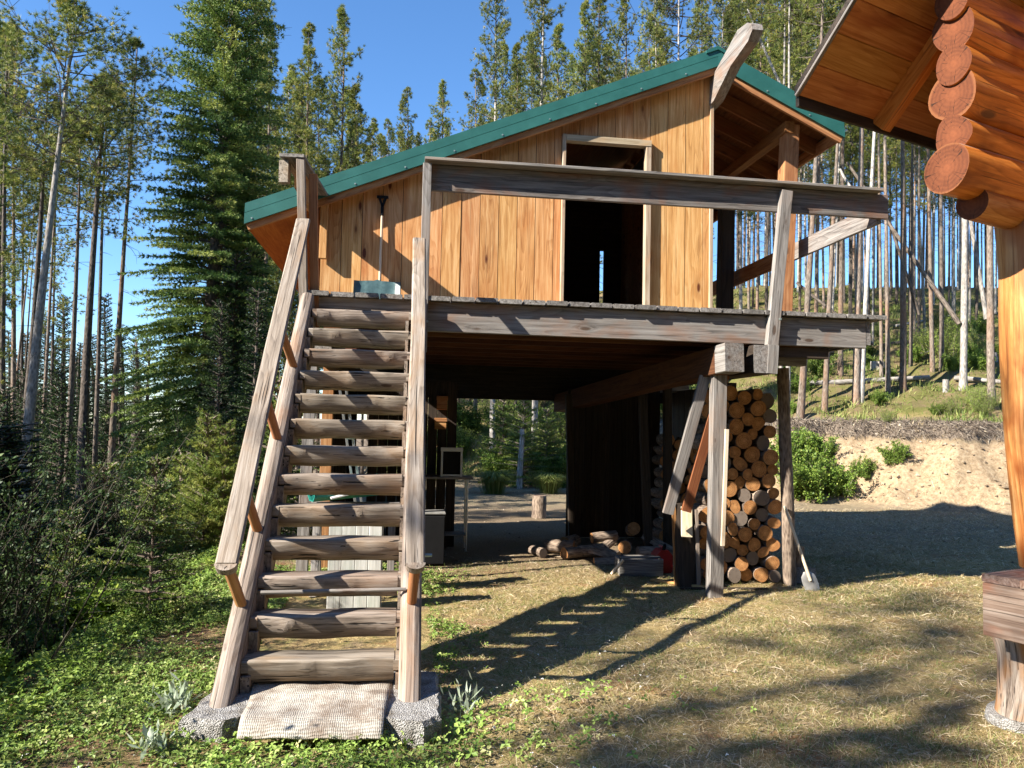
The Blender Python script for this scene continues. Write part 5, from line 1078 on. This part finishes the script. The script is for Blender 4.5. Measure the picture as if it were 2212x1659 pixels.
# strawberry-like weeds with three leaflets
def weeds(name, n, xr, yr, dens, L, mat, label, cat, hgt=.05, seed=1, tint=.5):
    rng = np.random.default_rng(seed); x = rng.uniform(*xr, n); y = rng.uniform(*yr, n); keep = rng.random(n) < dens(x, y); x, y = x[keep], y[keep]; k = len(x); z = terrain(x, y)
    base = np.column_stack([x, y, z+hgt*(.2+.9*rng.random(k))]); V_ = []; tn = np.clip(tint+.24*rng.normal(size=k), 0, 1); s = L*(.5+.8*rng.random(k))
    n_ = rng.normal(size=(k, 3))*.45+np.array([-.15, -.1, 1.0]); n_ /= np.linalg.norm(n_, axis=1, keepdims=True); a0 = np.cross(n_, rng.normal(size=(k, 3))); a0 /= np.linalg.norm(a0, axis=1, keepdims=True); b0 = np.cross(n_, a0)
    for j in range(3):
        a = j*2.094; d = a0*math.cos(a)+b0*math.sin(a); e = -a0*math.sin(a)+b0*math.cos(a)
        B = base; T = base+d*s[:, None]-n_*(s*.12)[:, None]; l = base+d*(s*.6)[:, None]+e*(s*.36)[:, None]+n_*(s*.1)[:, None]; r_ = base+d*(s*.6)[:, None]-e*(s*.36)[:, None]+n_*(s*.1)[:, None]
        V_.append(np.stack([B, l, T, B, T, r_], 1))
    V_ = np.stack(V_, 1).reshape(-1, 3); o = bpy.data.objects.new(name, tri_mesh(name, V_, np.repeat(tn, 18), mat)); link(o); return tag(o, label, cat, None, 'stuff')
def offslab(x, y): return ~((x > -.16) & (x < 1.30) & (y > -.50) & (y < 3.6))
def wd(x, y):
    m = 1-smooth((x-.9+.45*vnoise(x, y, 1.7, 2))/.8); p = vnoise(x, y, 2.6, 5)+.6*vnoise(x, y, 6.5, 8); return m*np.clip(.62+.55*p, .05, 1)*offslab(x, y)
weeds('leafy_weeds', 62000, (-2.6, 1.9), (-2.6, 5.2), wd, .030, LM_WEED, 'low bright green three-leaved weeds covering the ground left of and before the staircase', 'weeds', .05, 1)
weeds('leafy_weeds', 16000, (-3.8, .0), (-2.6, 9), lambda x, y: (x < -1.2)*.9, .045, LM_LEAF, 'denser green weeds on the edge of the left bank', 'weeds', .10, 2)
weeds('clover', 14000, (-2.6, 1.6), (-2.6, 4), lambda x, y: (vnoise(x, y, 3.1, 17) > .15)*(1-smooth((x-.7)/.8))*offslab(x, y), .016, LM_LEAF, 'small dark clover patches between the brighter weeds', 'clover', .03, 15)
weeds('white_blossoms', 900, (-2.6, 3), (-2.6, 2), lambda x, y: .5*offslab(x, y), .010, leafmat('white_petals', [(0, (.6, .6, .55)), (1, (.8, .8, .76))], .2), 'tiny white blossoms dotted among the weeds', 'blossoms', .06, 16)
weeds('leafy_weeds', 5000, (.0, 3.5), (-2.6, .3), lambda x, y: np.exp(-((y+1.0-.35*x)/.55)**2)*np.clip(1.2-.4*x, .05, 1)*offslab(x, y), .034, LM_WEED, 'clump of green weeds along the front of the slab and carpet', 'weeds', .09, 3)
blades('weed_grass', 22000, (-3, 1.6), (-2.6, 6), lambda x, y: (1-smooth((x-.9)/.8))*.6*offslab(x, y), .07, .0035, LM_GRASS, (.6, .4), 'short grass blades among the weeds', 'grass', seed=12)
blades('straw_litter', 30000, (-3, 1.6), (-2.6, 6), lambda x, y: (1-smooth((x-.9)/.8))*.6*offslab(x, y), .05, .0026, LM_STRAW, (.0, .12), 'dry straw and twigs between the weeds', 'litter', seed=13)
blades('forest_litter', 9000, (.2, 8.5), (-2.6, 6.2), lambda x, y: .8*np.ones_like(x)*offslab(x, y), .11, .006, leafmat('twig_litter', [(0.0, (.07, .045, .03)), (.5, (.24, .17, .11)), (1.0, (.55, .46, .34))], .0), (.0, .10), 'scattered twigs, bark bits and pale wood chips on the yard', 'litter', seed=14)
# silvery plant and tall stalks by the slab
def rosette(x, y, n, L, W, mat, label, cat='plant', up=.9, name='broadleaf_plant'):
    rng = np.random.default_rng(int(abs(x*1000)+abs(y*77))); P_ = np.zeros((n, 3)); P_[:, 2] = rng.random(n)*L*.6; P_[:, :2] = rng.normal(size=(n, 2))*L*.14; T = leaf_cluster(P_, np.tile([0, 0, up], (n, 1)), 3, L, W, rng, .7)
    o = bpy.data.objects.new(name, tri_mesh(name, T, np.repeat(rng.random(n*3), 6), mat)); link(o); o.location = (x, y, tz(x, y)+.01); return tag(o, label, cat)
rosette(-.42, .05, 46, .10, .022, LM_SAGE, 'silvery narrow-leaved plant left of the stair foot')
rosette(1.46, -.15, 20, .11, .018, LM_SAGE, 'silvery upright plant at the right corner of the slab')
rosette(-.35, -.62, 22, .08, .03, LM_SAGE, 'small silvery plant before the left end of the slab')
# yellow flower
b = MB(); P_ = onZ(662*.72/.72*.0+198, 1588, .02); b = MB(); sweep(b, (P_[0], P_[1], 0), (P_[0], P_[1], .05), circ(.002, 5)); 
for a in np.linspace(0, 6.28, 11)[:-1]: b.add([(P_[0], P_[1], .052), (P_[0]+.016*math.cos(a-.25), P_[1]+.016*math.sin(a-.25), .056), (P_[0]+.02*math.cos(a), P_[1]+.02*math.sin(a), .054), (P_[0]+.016*math.cos(a+.25), P_[1]+.016*math.sin(a+.25), .056)], [(0, 1, 2, 3)], m=1)
tag(b.build('dandelion', [LM_GRASS, plain('yellow_petals', (.8, .55, .02), .5)]), 'single yellow dandelion among the weeds at the lower left', 'flower')
# trees behind the photographer: they throw the soft shadows on the yard
for i, (x, y, H, cr) in enumerate([(-9.6, -5.75, 13.5, 3), (-14.0, -6.35, 20.5, 0), (-9.2, -7.4, 12.0, 2), (-12.0, -7.0, 15.0, 3)]):
    tree_at(np.array([x, y, tz(x, y)]), (0, 0, 1), H, .15, PINES[cr], 'bark', ['nearest pine behind the photographer, shading the lower right yard', 'tallest pine behind the photographer left of the clearing', 'lowest pine behind the photographer', 'tall pine behind the photographer between two others'][i], 'pine tree', None)
rg = random.Random(3); sunaz = math.atan2(-.37, -1.0); n = 0  # ring of unseen firs added to block low skylight, open toward the sun
for i in range(130):
    a = 2*math.pi*i/130+rg.uniform(-.02, .02); dx, dy = math.cos(a), math.sin(a)
    if dy > .35 or (dx > 0 and dy > -.1): continue
    da = abs((a-sunaz+math.pi) % (2*math.pi)-math.pi); R = rg.uniform(16, 24) if da > .55 else rg.uniform(36, 44); H = rg.uniform(15, 20) if da > .55 else rg.uniform(10, 13)
    x, y = 2+dx*R, 1+dy*R
    tree_at(np.array([x, y, tz(x, y)]), (0, 0, 1), H, .2, FIRS[i % 2], 'bark_dark', 'unseen fir added behind the photographer to block skylight', 'fir tree', 'added sky-blocking firs behind the photographer', HF, 'fir_tree')

ONES = ['', 'first', 'second', 'third', 'fourth', 'fifth', 'sixth', 'seventh', 'eighth', 'ninth', 'tenth', 'eleventh', 'twelfth', 'thirteenth', 'fourteenth', 'fifteenth', 'sixteenth', 'seventeenth', 'eighteenth', 'nineteenth']
TENS = ['', '', 'twent', 'thirt', 'fort', 'fift', 'sixt', 'sevent', 'eight', 'ninet']
def ordw(n):
    if n < 20: return ONES[n]
    if n >= 100: return 'hundred-and-'+ordw(n-100) if n > 100 else 'hundredth'
    return TENS[n//10]+('ieth' if n % 10 == 0 else 'y-'+ONES[n % 10])
def pxx(o):
    d = np.array(o.location)-CAM; q = np.dot(d, AF); return np.dot(d, AR)/q if q > .1 else 9+d[0]*.01
for grp, base in (('distant pines behind the right hill', 'slender far pine behind the right hill'), ('distant pines behind the roof', 'far pine behind the shed roof'), ('distant pines left of the roof', 'far pine between big fir and roof eave'),
                  ('small pines low against the sky behind the roof', 'small pine top low in the open sky'), ('low distant firs between the left trunks', 'low distant fir on the left skyline'), ('shaded young firs under the left trunks', 'shaded young fir under the left pines'),
                  ('willow shrubs in the left thicket', 'thin-stemmed willow shrub in the left thicket'), ('low bushes along the left bank', 'low leafy bush along the left bank'), ('small bushes on the hill slope', 'small green bush on the hill slope'),
                  ('bushes seen through the open bay', 'green bush behind the open bay'), ('bushes seen through the woodshed gaps', 'green bush behind the woodshed gaps'), ('low firs beyond the left edge', 'dense low fir beyond the left edge'), ('added sky-blocking firs behind the photographer', 'added sky-blocking fir behind the photographer')):
    L = sorted([o for o in bpy.data.objects if o.get('group') == grp], key=pxx)
    for i, o in enumerate(L): o['label'] = '%s, %s of its group from the left' % (base, ordw(i+1))
L = sorted([o for o in bpy.data.objects if o.get('group') == 'pine trunks on the hill right of the shed'], key=pxx)
for i, o in enumerate(L): o['label'] = ' '.join(o['label'].split(' pine trunk ')[0].split())+' pine trunk on the right slope, '+ordw(i+1)+' from the left'
# ================================================================== FIREWOOD STACK
def fire_variant(gray, r, seed, split=False):
    b = MB(); rn = .92 if gray else .12+.4*((seed*37) % 10)/10
    log(b, (0, 0, 0), (0, .42, 0), r, r*.97, n=20, seg=3, amp=(.03, .06, .11, .05, .15)[seed % 5], m=0, mend=1, rnd=rn)
    V = np.vstack(b.v); me = bpy.data.meshes.new('firewood_log'); me.from_pydata(V.tolist(), [], b.f); me.materials.append(M['fire_bark']); me.materials.append(M['fire_end'])
    me.polygons.foreach_set('material_index', np.array(b.m, np.int32)); me.polygons.foreach_set('use_smooth', np.array(b.sm, bool))
    a = me.attributes.new('gp', 'FLOAT_VECTOR', 'POINT'); a.data.foreach_set('vector', np.vstack(b.g).ravel().astype(np.float32)); a = me.attributes.new('rnd', 'FLOAT', 'POINT'); a.data.foreach_set('value', np.concatenate(b.r).astype(np.float32)); me.update(); return me
FV = [(fire_variant(i % 5 == 3, 1.0*.085, i), i % 5 == 3) for i in range(12)]
fr = random.Random(19)
def stack(x0, x1, y, z0, z1, r0, r1, group, labf, edge=None):
    """gravity-packed round logs, ends facing the yard"""
    placed = []
    top = {}
    tries = 0; N = 0
    while N < 400:
        r = fr.uniform(r0, r1); best = None
        for _ in range(34):
            x = fr.uniform(x0(0)+r, x1(0)-r); z = z0+r
            for it in range(3):
                for (px_, pz_, pr_) in placed:
                    dx = abs(x-px_)
                    if dx < (r+pr_)*.985: z = max(z, pz_+math.sqrt(max(0, ((r+pr_)*.985)**2-dx*dx)))
            lo, hi = x0(z)+r, x1(z)-r
            if not (lo <= x <= hi): continue
            if best is None or z < best[1]: best = (x, z)
        if best is None or best[1]+r > z1: 
            tries += 1
            if tries > 25: break
            continue
        placed.append((best[0], best[1], r)); N += 1
    RH = (r0+r1)*.86; rows = sorted(placed, key=lambda q: (int((q[1]-z0)/RH), q[0])); lastr, k_ = -1, 0
    for i, (x, z, r) in enumerate(rows):
        row_ = int((z-z0)/RH); k_ = 1 if row_ != lastr else k_+1; lastr = row_
        me, gray = fr.choice(FV)
        if z < z0+.35 and fr.random() < .5: me, gray = FV[3]
        o = bpy.data.objects.new('firewood_log', me); link(o); s = r/.085; o.location = (x, y+fr.uniform(-.05, .03), z); o.scale = (s, 1, s); o.rotation_euler = (fr.uniform(-.05, .05), fr.random()*6.28, fr.uniform(-.06, .06))
        tag(o, labf(k_, row_+1, z, r, gray, len(rows)), 'firewood', group)
    return rows
def lab1(k, row, z, r, gray, n): return '%s log end, %s from left in %s row up of front stack' % ('grey' if gray else 'orange', ordw(k), ordw(row))
stack(lambda z: 4.74+.0*z, lambda z: 5.85-.035*z, 3.97, .03, 2.55, .070, .106, 'firewood logs of the front stack', lab1)
stack(lambda z: 5.05, lambda z: 6.0, 6.4, .02, 1.9, .075, .10, 'firewood logs of the rear stack', lambda k, row, z, r, g_, n: 'dim log end, %s from left in %s row up of rear stack' % (ordw(k), ordw(row)))
# loose pile in the open bay
def loose(x, y, z, az, tilt, r, L, label, gray=False, half=False):
    b = MB(); d = np.array([math.cos(az)*math.cos(tilt), math.sin(az)*math.cos(tilt), math.sin(tilt)]); p0 = np.array([x, y, z]); rn = .92 if gray else .3
    if half:
        th = np.linspace(math.pi, 0, 9); prof = [(r*math.cos(a), r*math.sin(a)*.9-r*.4) for a in th][::-1]
        sweep(b, p0, p0+d*L, prof, (0, 0, 1), 3, m=0, mend=1, rnd=rn, smooth=False)
        b.m = [2 if len(f) == 4 and f[0] % 9 == 8 else m for f, m in zip(b.f, b.m)]
    else: log(b, p0, p0+d*L, r, r*.96, n=16, seg=3, amp=.05, rnd=rn)
    tag(b.build('split_firewood' if half else 'firewood_round', [M['fire_bark'], M['fire_end'], M['pine']]), label, 'firewood', 'loose firewood in the open bay')
loose(3.63, 5.95, .09, .2, .05, .09, .42, 'short log with orange end facing left, behind the small yellow one')
loose(3.40, 5.80, .085, .5, 0, .085, .40, 'small yellow-ended log at the left front of the loose pile')
loose(3.12, 5.95, .07, 1.9, 0, .07, .35, 'small dim log at the far left of the loose pile', True)
loose(3.25, 6.5, .10, -.4, .0, .10, .45, 'dim thick log lying behind the left of the loose pile')
loose(3.90, 6.15, .26, .1, .1, .08, .40, 'log perched on others with its bright oval end facing left')
loose(4.15, 5.55, .10, 2.5, .15, .12, .42, 'large split half with a bright sunlit yellow face in the middle of the loose pile', half=True)
loose(3.75, 5.40, .05, -.1, .02, .09, .55, 'flat split piece lying lowest at the front of the loose pile', half=True)
loose(4.05, 5.45, .05, -.25, .04, .10, .60, 'bright freshly split slab lying in the sun at the pile front', half=True)
loose(4.05, 6.0, .16, .9, .25, .09, .42, 'grey weathered piece leaning in the middle of the loose pile', True, True)
loose(4.45, 6.2, .13, -1.9, .1, .10, .40, 'orange-ended log at the right of the loose pile')
loose(4.70, 6.1, .32, -.5, -.45, .11, .55, 'thick split log tilted down to the right at the right end of the pile', half=True)
loose(4.62, 6.35, .38, 1.4, -.2, .10, .35, 'log on top of the right end of the pile with dark bark')
loose(4.5, 5.75, .10, .0, 0, .10, .40, 'dark bark log at the right front of the pile', True)
loose(3.6, 6.7, .10, .9, 0, .10, .40, 'dim log at the back of the loose pile')
# low plank box and things on it
ro = empty('wooden_box', (4.1, 4.5, 0), 'low grey wooden box standing on the ground before the loose firewood', 'box')
b = MB(); board(b, (3.84, 4.42, .13), (4.42, 4.40, .13), .22, .03, rnd=.4); b.build('front_board', M['deck'], ro)
b = MB(); board(b, (3.88, 4.75, .13), (4.45, 4.73, .13), .22, .03, rnd=.4); b.build('back_board', M['deck'], ro)
for x in (3.86, 4.42): b = MB(); board(b, (x, 4.44, .13), (x+.02, 4.72, .13), .21, .03, rnd=.4); b.build('side_board', M['deck'], ro)
b = MB(); board(b, (3.88, 4.58, .03), (4.42, 4.57, .03), .03, .26, rnd=.4); b.build('bottom_board', M['dark'], ro)
b = MB(); board(b, (3.87, 4.47, .255), (4.40, 4.47, .255), .02, .08, rnd=.4); tag(b.build('loose_lath', M['gray']), 'narrow grey lath lying on top of the low wooden box', 'lath')
b = MB(); log(b, (3.72, 4.36, .06), (3.86, 4.32, .25), .022, .02, n=8, seg=3); tag(b.build('wooden_stick', [M['palewood'], M['palewood']]), 'short pale stick leaning on the left end of the low wooden box', 'stick')
# red canister
rc = empty('fuel_can', (4.52, 4.75, 0), 'red plastic fuel can half hidden behind the dark slab', 'fuel can')
b = MB(); sweep(b, (4.52, 4.62, .17), (4.52, 4.86, .17), [(-.09, -.15), (.09, -.15), (.11, -.12), (.11, .08), (.05, .15), (-.05, .15), (-.11, .08), (-.11, -.12)]); b.build('can_body', M['red'], rc)
b = MB(); log(b, (4.52, 4.66, .32), (4.52, 4.62, .40), .025, .02, n=10, seg=1); b.build('spout', [M['black'], M['black']], rc)
b = MB(); sweep(b, (4.52, 4.70, .35), (4.52, 4.84, .35), circ(.014, 8)); b.build('handle', M['red'], rc)
# dark slab and pieces leaning at the stack
b = MB(); prof = [(-.13, -.03), (.13, -.03), (.125, .03), (.06, .05), (-.05, .05), (-.12, .03)]; sweep(b, (4.55, 3.85, 0), (4.50, 3.93, 1.02), prof, (0, -1, 0), 10, rad_f=logr(.06, 3), rnd=.5); tag(b.build('bark_slab', M['dark']), 'wide dark weathered slab standing upright left of the firewood stack', 'slab')
b = MB(); board(b, (4.50, 3.77, .62), (4.52, 3.84, .98), .025, .14, (0, 1, 0), rnd=.8); tag(b.build('pale_board_piece', M['palewood']), 'short pale board piece propped on the dark slab in the sun', 'board')
b = MB(); sweep(b, (4.67, 3.80, .0), (4.64, 3.82, .95), [(-.022, -.015), (.022, -.015), (.022, .015), (-.022, .015)], (0, 1, 0), 6, taper=.8, rnd=.7); tag(b.build('narrow_stake', M['stair']), 'narrow pointed stake standing right of the dark slab', 'stake')
b = MB(); board(b, (4.43, 3.93, .0), (4.37, 3.89, 1.02), .03, .05, (0, 1, 0), rnd=.4); tag(b.build('lath', M['post']), 'reddish lath standing at the left edge of the dark slab', 'lath')
b = MB(); board(b, (4.2, 4.2, .02), (4.72, 3.72, .02), .03, .07, rnd=.4); tag(b.build('loose_board', M['pine']), 'small orange board lying on the ground at the foot of the dark slab', 'board')
b = MB(); board(b, (4.4, 3.72, .01), (5.5, 3.66, .01), .018, .06, rnd=.4); tag(b.build('thin_slat', M['dark']), 'thin dark slat lying on the ground before the firewood stack', 'slat')
# chopping round, shovel, upright round by the stack
b = MB(); log(b, (6.12, 4.2, -.03), (6.14, 4.2, .44), .12, .115, n=20, seg=6, amp=.05); tag(b.build('upright_round', [M['fire_bark'], M['fire_end']]), 'upright bark-covered round behind the steel shovel right of the stack', 'log round')
sv = empty('digging_shovel', (5.98, 3.5, 0), 'steel shovel with pale handle leaning on the log post, blade on the ground', 'shovel')
tp, bt = np.array([5.80, 3.82, 1.0]), np.array([6.0, 3.55, .12])
b = MB(); log(b, tp, bt, .017, .02, n=10, seg=6, amp=.01, mend=0); b.build('handle', M['palewood'], sv)
b = MB(); ax = unit(bt-tp); sdv = unit(np.cross(ax, (0, -1, 0.25))); nn_ = np.cross(sdv, ax); rows = []
for i in range(7):
    q = i/6; w = [.035, .09, .10, .10, .095, .07, .01][i]; row = []
    for j in range(7): a = (j-3)/3; row.append(bt-ax*.12+ax*.33*q+sdv*w*a+nn_*(-.02*(a*a)+.012*q-.01))
    rows.append(row)
v = np.array(rows).reshape(-1, 3); f = [(i*7+j, i*7+j+1, (i+1)*7+j+1, (i+1)*7+j) for i in range(6) for j in range(6)]; v2 = v+nn_*.004
f2 = [tuple(q_+49 for q_ in reversed(t_)) for t_ in f]; b.add(np.vstack([v, v2]), f+f2, smooth=True); b.build('blade', M['rust'], sv)
cbk = MB(); board(cbk, (5.98, 4.02, .10), (6.30, 3.96, .10), .20, .05, (0, .3, 1), rnd=.5); tag(cbk.build('concrete_block', M['concrete']), 'pale flat block leaning at the foot of the upright round beside the shovel', 'block')
# snow shovel on the deck
ss = empty('snow_shovel', (.66, 4.5, ZD), 'snow shovel with dark blade and long handle standing against the board wall on the deck', 'shovel')
b = MB(); log(b, (.665, YW-.07, 3.55), (.672, YW-.05, 4.62), .016, .016, n=10, seg=3, amp=0, mend=0); b.build('shaft', M['palewood'], ss)
b = MB(); log(b, (.672, YW-.05, 4.60), (.672, YW-.05, 4.72), .02, .02, n=10, seg=1, amp=0, mend=0); sweep(b, (.672, YW-.05, 4.72), (.63, YW-.05, 4.84), rect(.022, .03)); sweep(b, (.672, YW-.05, 4.72), (.714, YW-.05, 4.84), rect(.022, .03)); sweep(b, (.60, YW-.05, 4.845), (.745, YW-.05, 4.845), rect(.03, .034)); b.build('grip', M['black'], ss)
b = MB(); rows = []
for i in range(9):
    q = i/8; row = []
    for j in range(13):
        a = (j-6)/6; row.append((.64+a*.29, YW-.10-.10*(a*a)*0-.11*math.sin(q*1.6)+.012*math.cos(a*9.4)*(1-q)-.05*(abs(a)**6), 3.745-.40*q+.02*(abs(a) < .1)-.015*a*a))
    rows.append(row)
v = np.array(rows).reshape(-1, 3); f = [(i*13+j, i*13+j+1, (i+1)*13+j+1, (i+1)*13+j) for i in range(8) for j in range(12)]; k = len(v); b.add(np.vstack([v, v+np.array([0, .006, 0])]), f+[tuple(q_+k for q_ in reversed(t_)) for t_ in f], smooth=True)
for a in (-.7, -.35, 0, .35, .7): sweep(b, (.64+a*.05, YW-.115, 3.66), (.64+a*.36, YW-.225, 3.38), rect(.008, .012))
b.build('blade', M['shovelblade'], ss)
# ================================================================== THINGS BEHIND THE STAIRS
al = empty('aluminium_ladder', (.42, 4.0, 0), 'aluminium extension ladder leaning behind the staircase treads', 'ladder')
for dx in (0, .075): b = MB(); board(b, (.62+dx, 4.3, .0), (.22+dx, 4.0, 2.55), .05, .028, (0, 1, 0)); b.build('rail', M['alu'], al)
for i in range(8):
    q = (i+.5)/8; b = MB(); sweep(b, (.62-.4*q, 4.26-.3*q, 2.55*q), (.72-.4*q, 4.26-.3*q, 2.55*q), circ(.018, 8)); b.build('rung_end', M['alu'], al)
wp = empty('white_panel_box', (.56, 2.9, 0), 'weathered off-white panelled bin standing under the staircase', 'bin')
b = MB()
for j in range(4): board(b, (.30+j*.135+.06, 2.78, .0), (.30+j*.135+.06, 2.78, .88), .02, .131, (0, 1, 0), rnd=RNG.random())
b.build('front_panel', M['ply'], wp)
b = MB(); board(b, (.30, 3.05, .44), (.83, 3.05, .44), .88, .02); b.build('back_panel', M['ply'], wp)
for x in (.305, .83): b = MB(); board(b, (x, 2.795, .44), (x, 3.04, .44), .87, .018); b.build('side_panel', M['ply'], wp)
gs = empty('green_sled', (.3, 3.7, 1.0), 'teal plastic sled lying on a trestle behind the middle treads', 'sled')
b = MB(); prof = [(-.16, .04), (-.15, 0), (-.08, -.05), (.08, -.05), (.15, 0), (.16, .04), (.14, .04), (.13, 0), (.07, -.035), (-.07, -.035), (-.13, 0), (-.14, .04)]; sweep(b, (.02, 3.5, 1.10), (.95, 3.85, 1.16), prof, (0, 0, 1), 6, taper=.8); b.build('hull', M['teal'], gs)
b = MB(); pts = [np.array([.74+.11*math.cos(a), 3.5, 1.22+.13*math.sin(a)]) for a in np.linspace(0, math.pi, 9)]
for i in range(8): sweep(b, pts[i], pts[i+1], circ(.014, 8), (0, 1, 0))
b.build('pull_hoop', M['teal'], gs)
b = MB(); board(b, (.25, 3.35, 1.10), (.62, 3.42, 1.19), .02, .12, rnd=.5); tag(b.build('white_board', M['white']), 'white painted board end lying beside the teal sled', 'board')
tr_ = empty('sawhorse', (.5, 3.7, 0), 'grey timber trestle carrying the sled behind the staircase', 'trestle')
b = MB(); board(b, (.0, 3.7, .98), (1.0, 3.72, .98), .09, .09); b.build('top_beam', M['gray'], tr_)
for x in (.08, .92):
    for dy in (-.22, .22): b = MB(); board(b, (x, 3.71+dy, 0), (x, 3.71+dy*.1, .94), .05, .08, (0, 1, 0)); b.build('leg', M['gray'], tr_)
# dark workshop corner
wb = empty('workbench', (1.75, 6.7, 0), 'narrow workbench with thin metal legs in the dark corner under the shed', 'workbench')
b = MB(); board(b, (1.30, 6.7, 1.12), (2.10, 6.7, 1.12), .035, .45); b.build('bench_top', M['gray'], wb)
for x in (1.36, 2.02):
    for y in (6.52, 6.88): b = MB(); sweep(b, (x, y, 0), (x, y, 1.10), circ(.015, 8), (0, 1, 0)); b.build('leg', M['alu'], wb)
b = MB(); board(b, (1.36, 6.7, .25), (2.02, 6.7, .25), .02, .38); b.build('lower_shelf', M['gray'], wb)
fb = empty('framed_box', (1.78, 6.6, 1.14), 'small white-framed box standing on the workbench', 'box')
for (p0, p1) in (((1.62, 6.52, 1.14), (1.62, 6.52, 1.56)), ((1.92, 6.52, 1.14), (1.92, 6.52, 1.56))): b = MB(); board(b, p0, p1, .03, .03, (0, 1, 0)); b.build('frame_side', M['white'], fb)
b = MB(); board(b, (1.60, 6.52, 1.555), (1.94, 6.52, 1.555), .06, .035); board(b, (1.62, 6.52, 1.16), (1.92, 6.52, 1.16), .03, .028); b.build('frame_rail', M['white'], fb)
b = MB(); board(b, (1.63, 6.62, 1.34), (1.91, 6.62, 1.34), .38, .16); b.build('box_body', M['black'], fb)
cf = empty('black_cabinet', (1.47, 5.5, 0), 'low black cabinet beside the foot of the right stringer, deep in shade', 'cabinet')
b = MB(); board(b, (1.34, 5.5, .36), (1.62, 5.5, .36), .70, .42, c=.01); b.build('cabinet_body', M['black'], cf)
b = MB(); board(b, (1.35, 5.275, .36), (1.61, 5.275, .36), .64, .02, c=.004); dd = b.build('door', M['black'], cf)
b = MB(); board(b, (1.335, 5.5, .715), (1.625, 5.5, .715), .02, .44); b.build('cabinet_top', M['rust'], cf)
for (x, z, w, h, n_, lab) in ((1.62, 2.28, .16, .22, 'wall_box', 'dull red box hung on the dark wall above the workbench, upper of two'), (1.60, 1.95, .18, .18, 'wall_box', 'dull red box hung on the dark wall above the workbench, lower of two')):
    b = MB(); board(b, (x-w/2, 6.92, z), (x+w/2, 6.92, z), h, .10, c=.01); board(b, (x-w/2-.01, 6.865, z+h*.32), (x+w/2+.01, 6.865, z+h*.32), h*.3, .012); tag(b.build(n_, M['post']), lab, 'box', 'boxes hung on the dark wall')
b = MB(); log(b, (3.93, 10.9, 0), (3.93, 10.9, .47), .155, .15, n=20, seg=5, amp=.04); tag(b.build('chopping_block', [M['fire_bark'], M['fire_end']]), 'upright chopping block standing in shade at the far end of the bay', 'chopping block')

for o in bpy.data.objects:
    if o.get('label') and len(o['label'].replace('-', ' ').split()) > 16: print('LONG', len(o['label'].split()), o.name, o['label'])
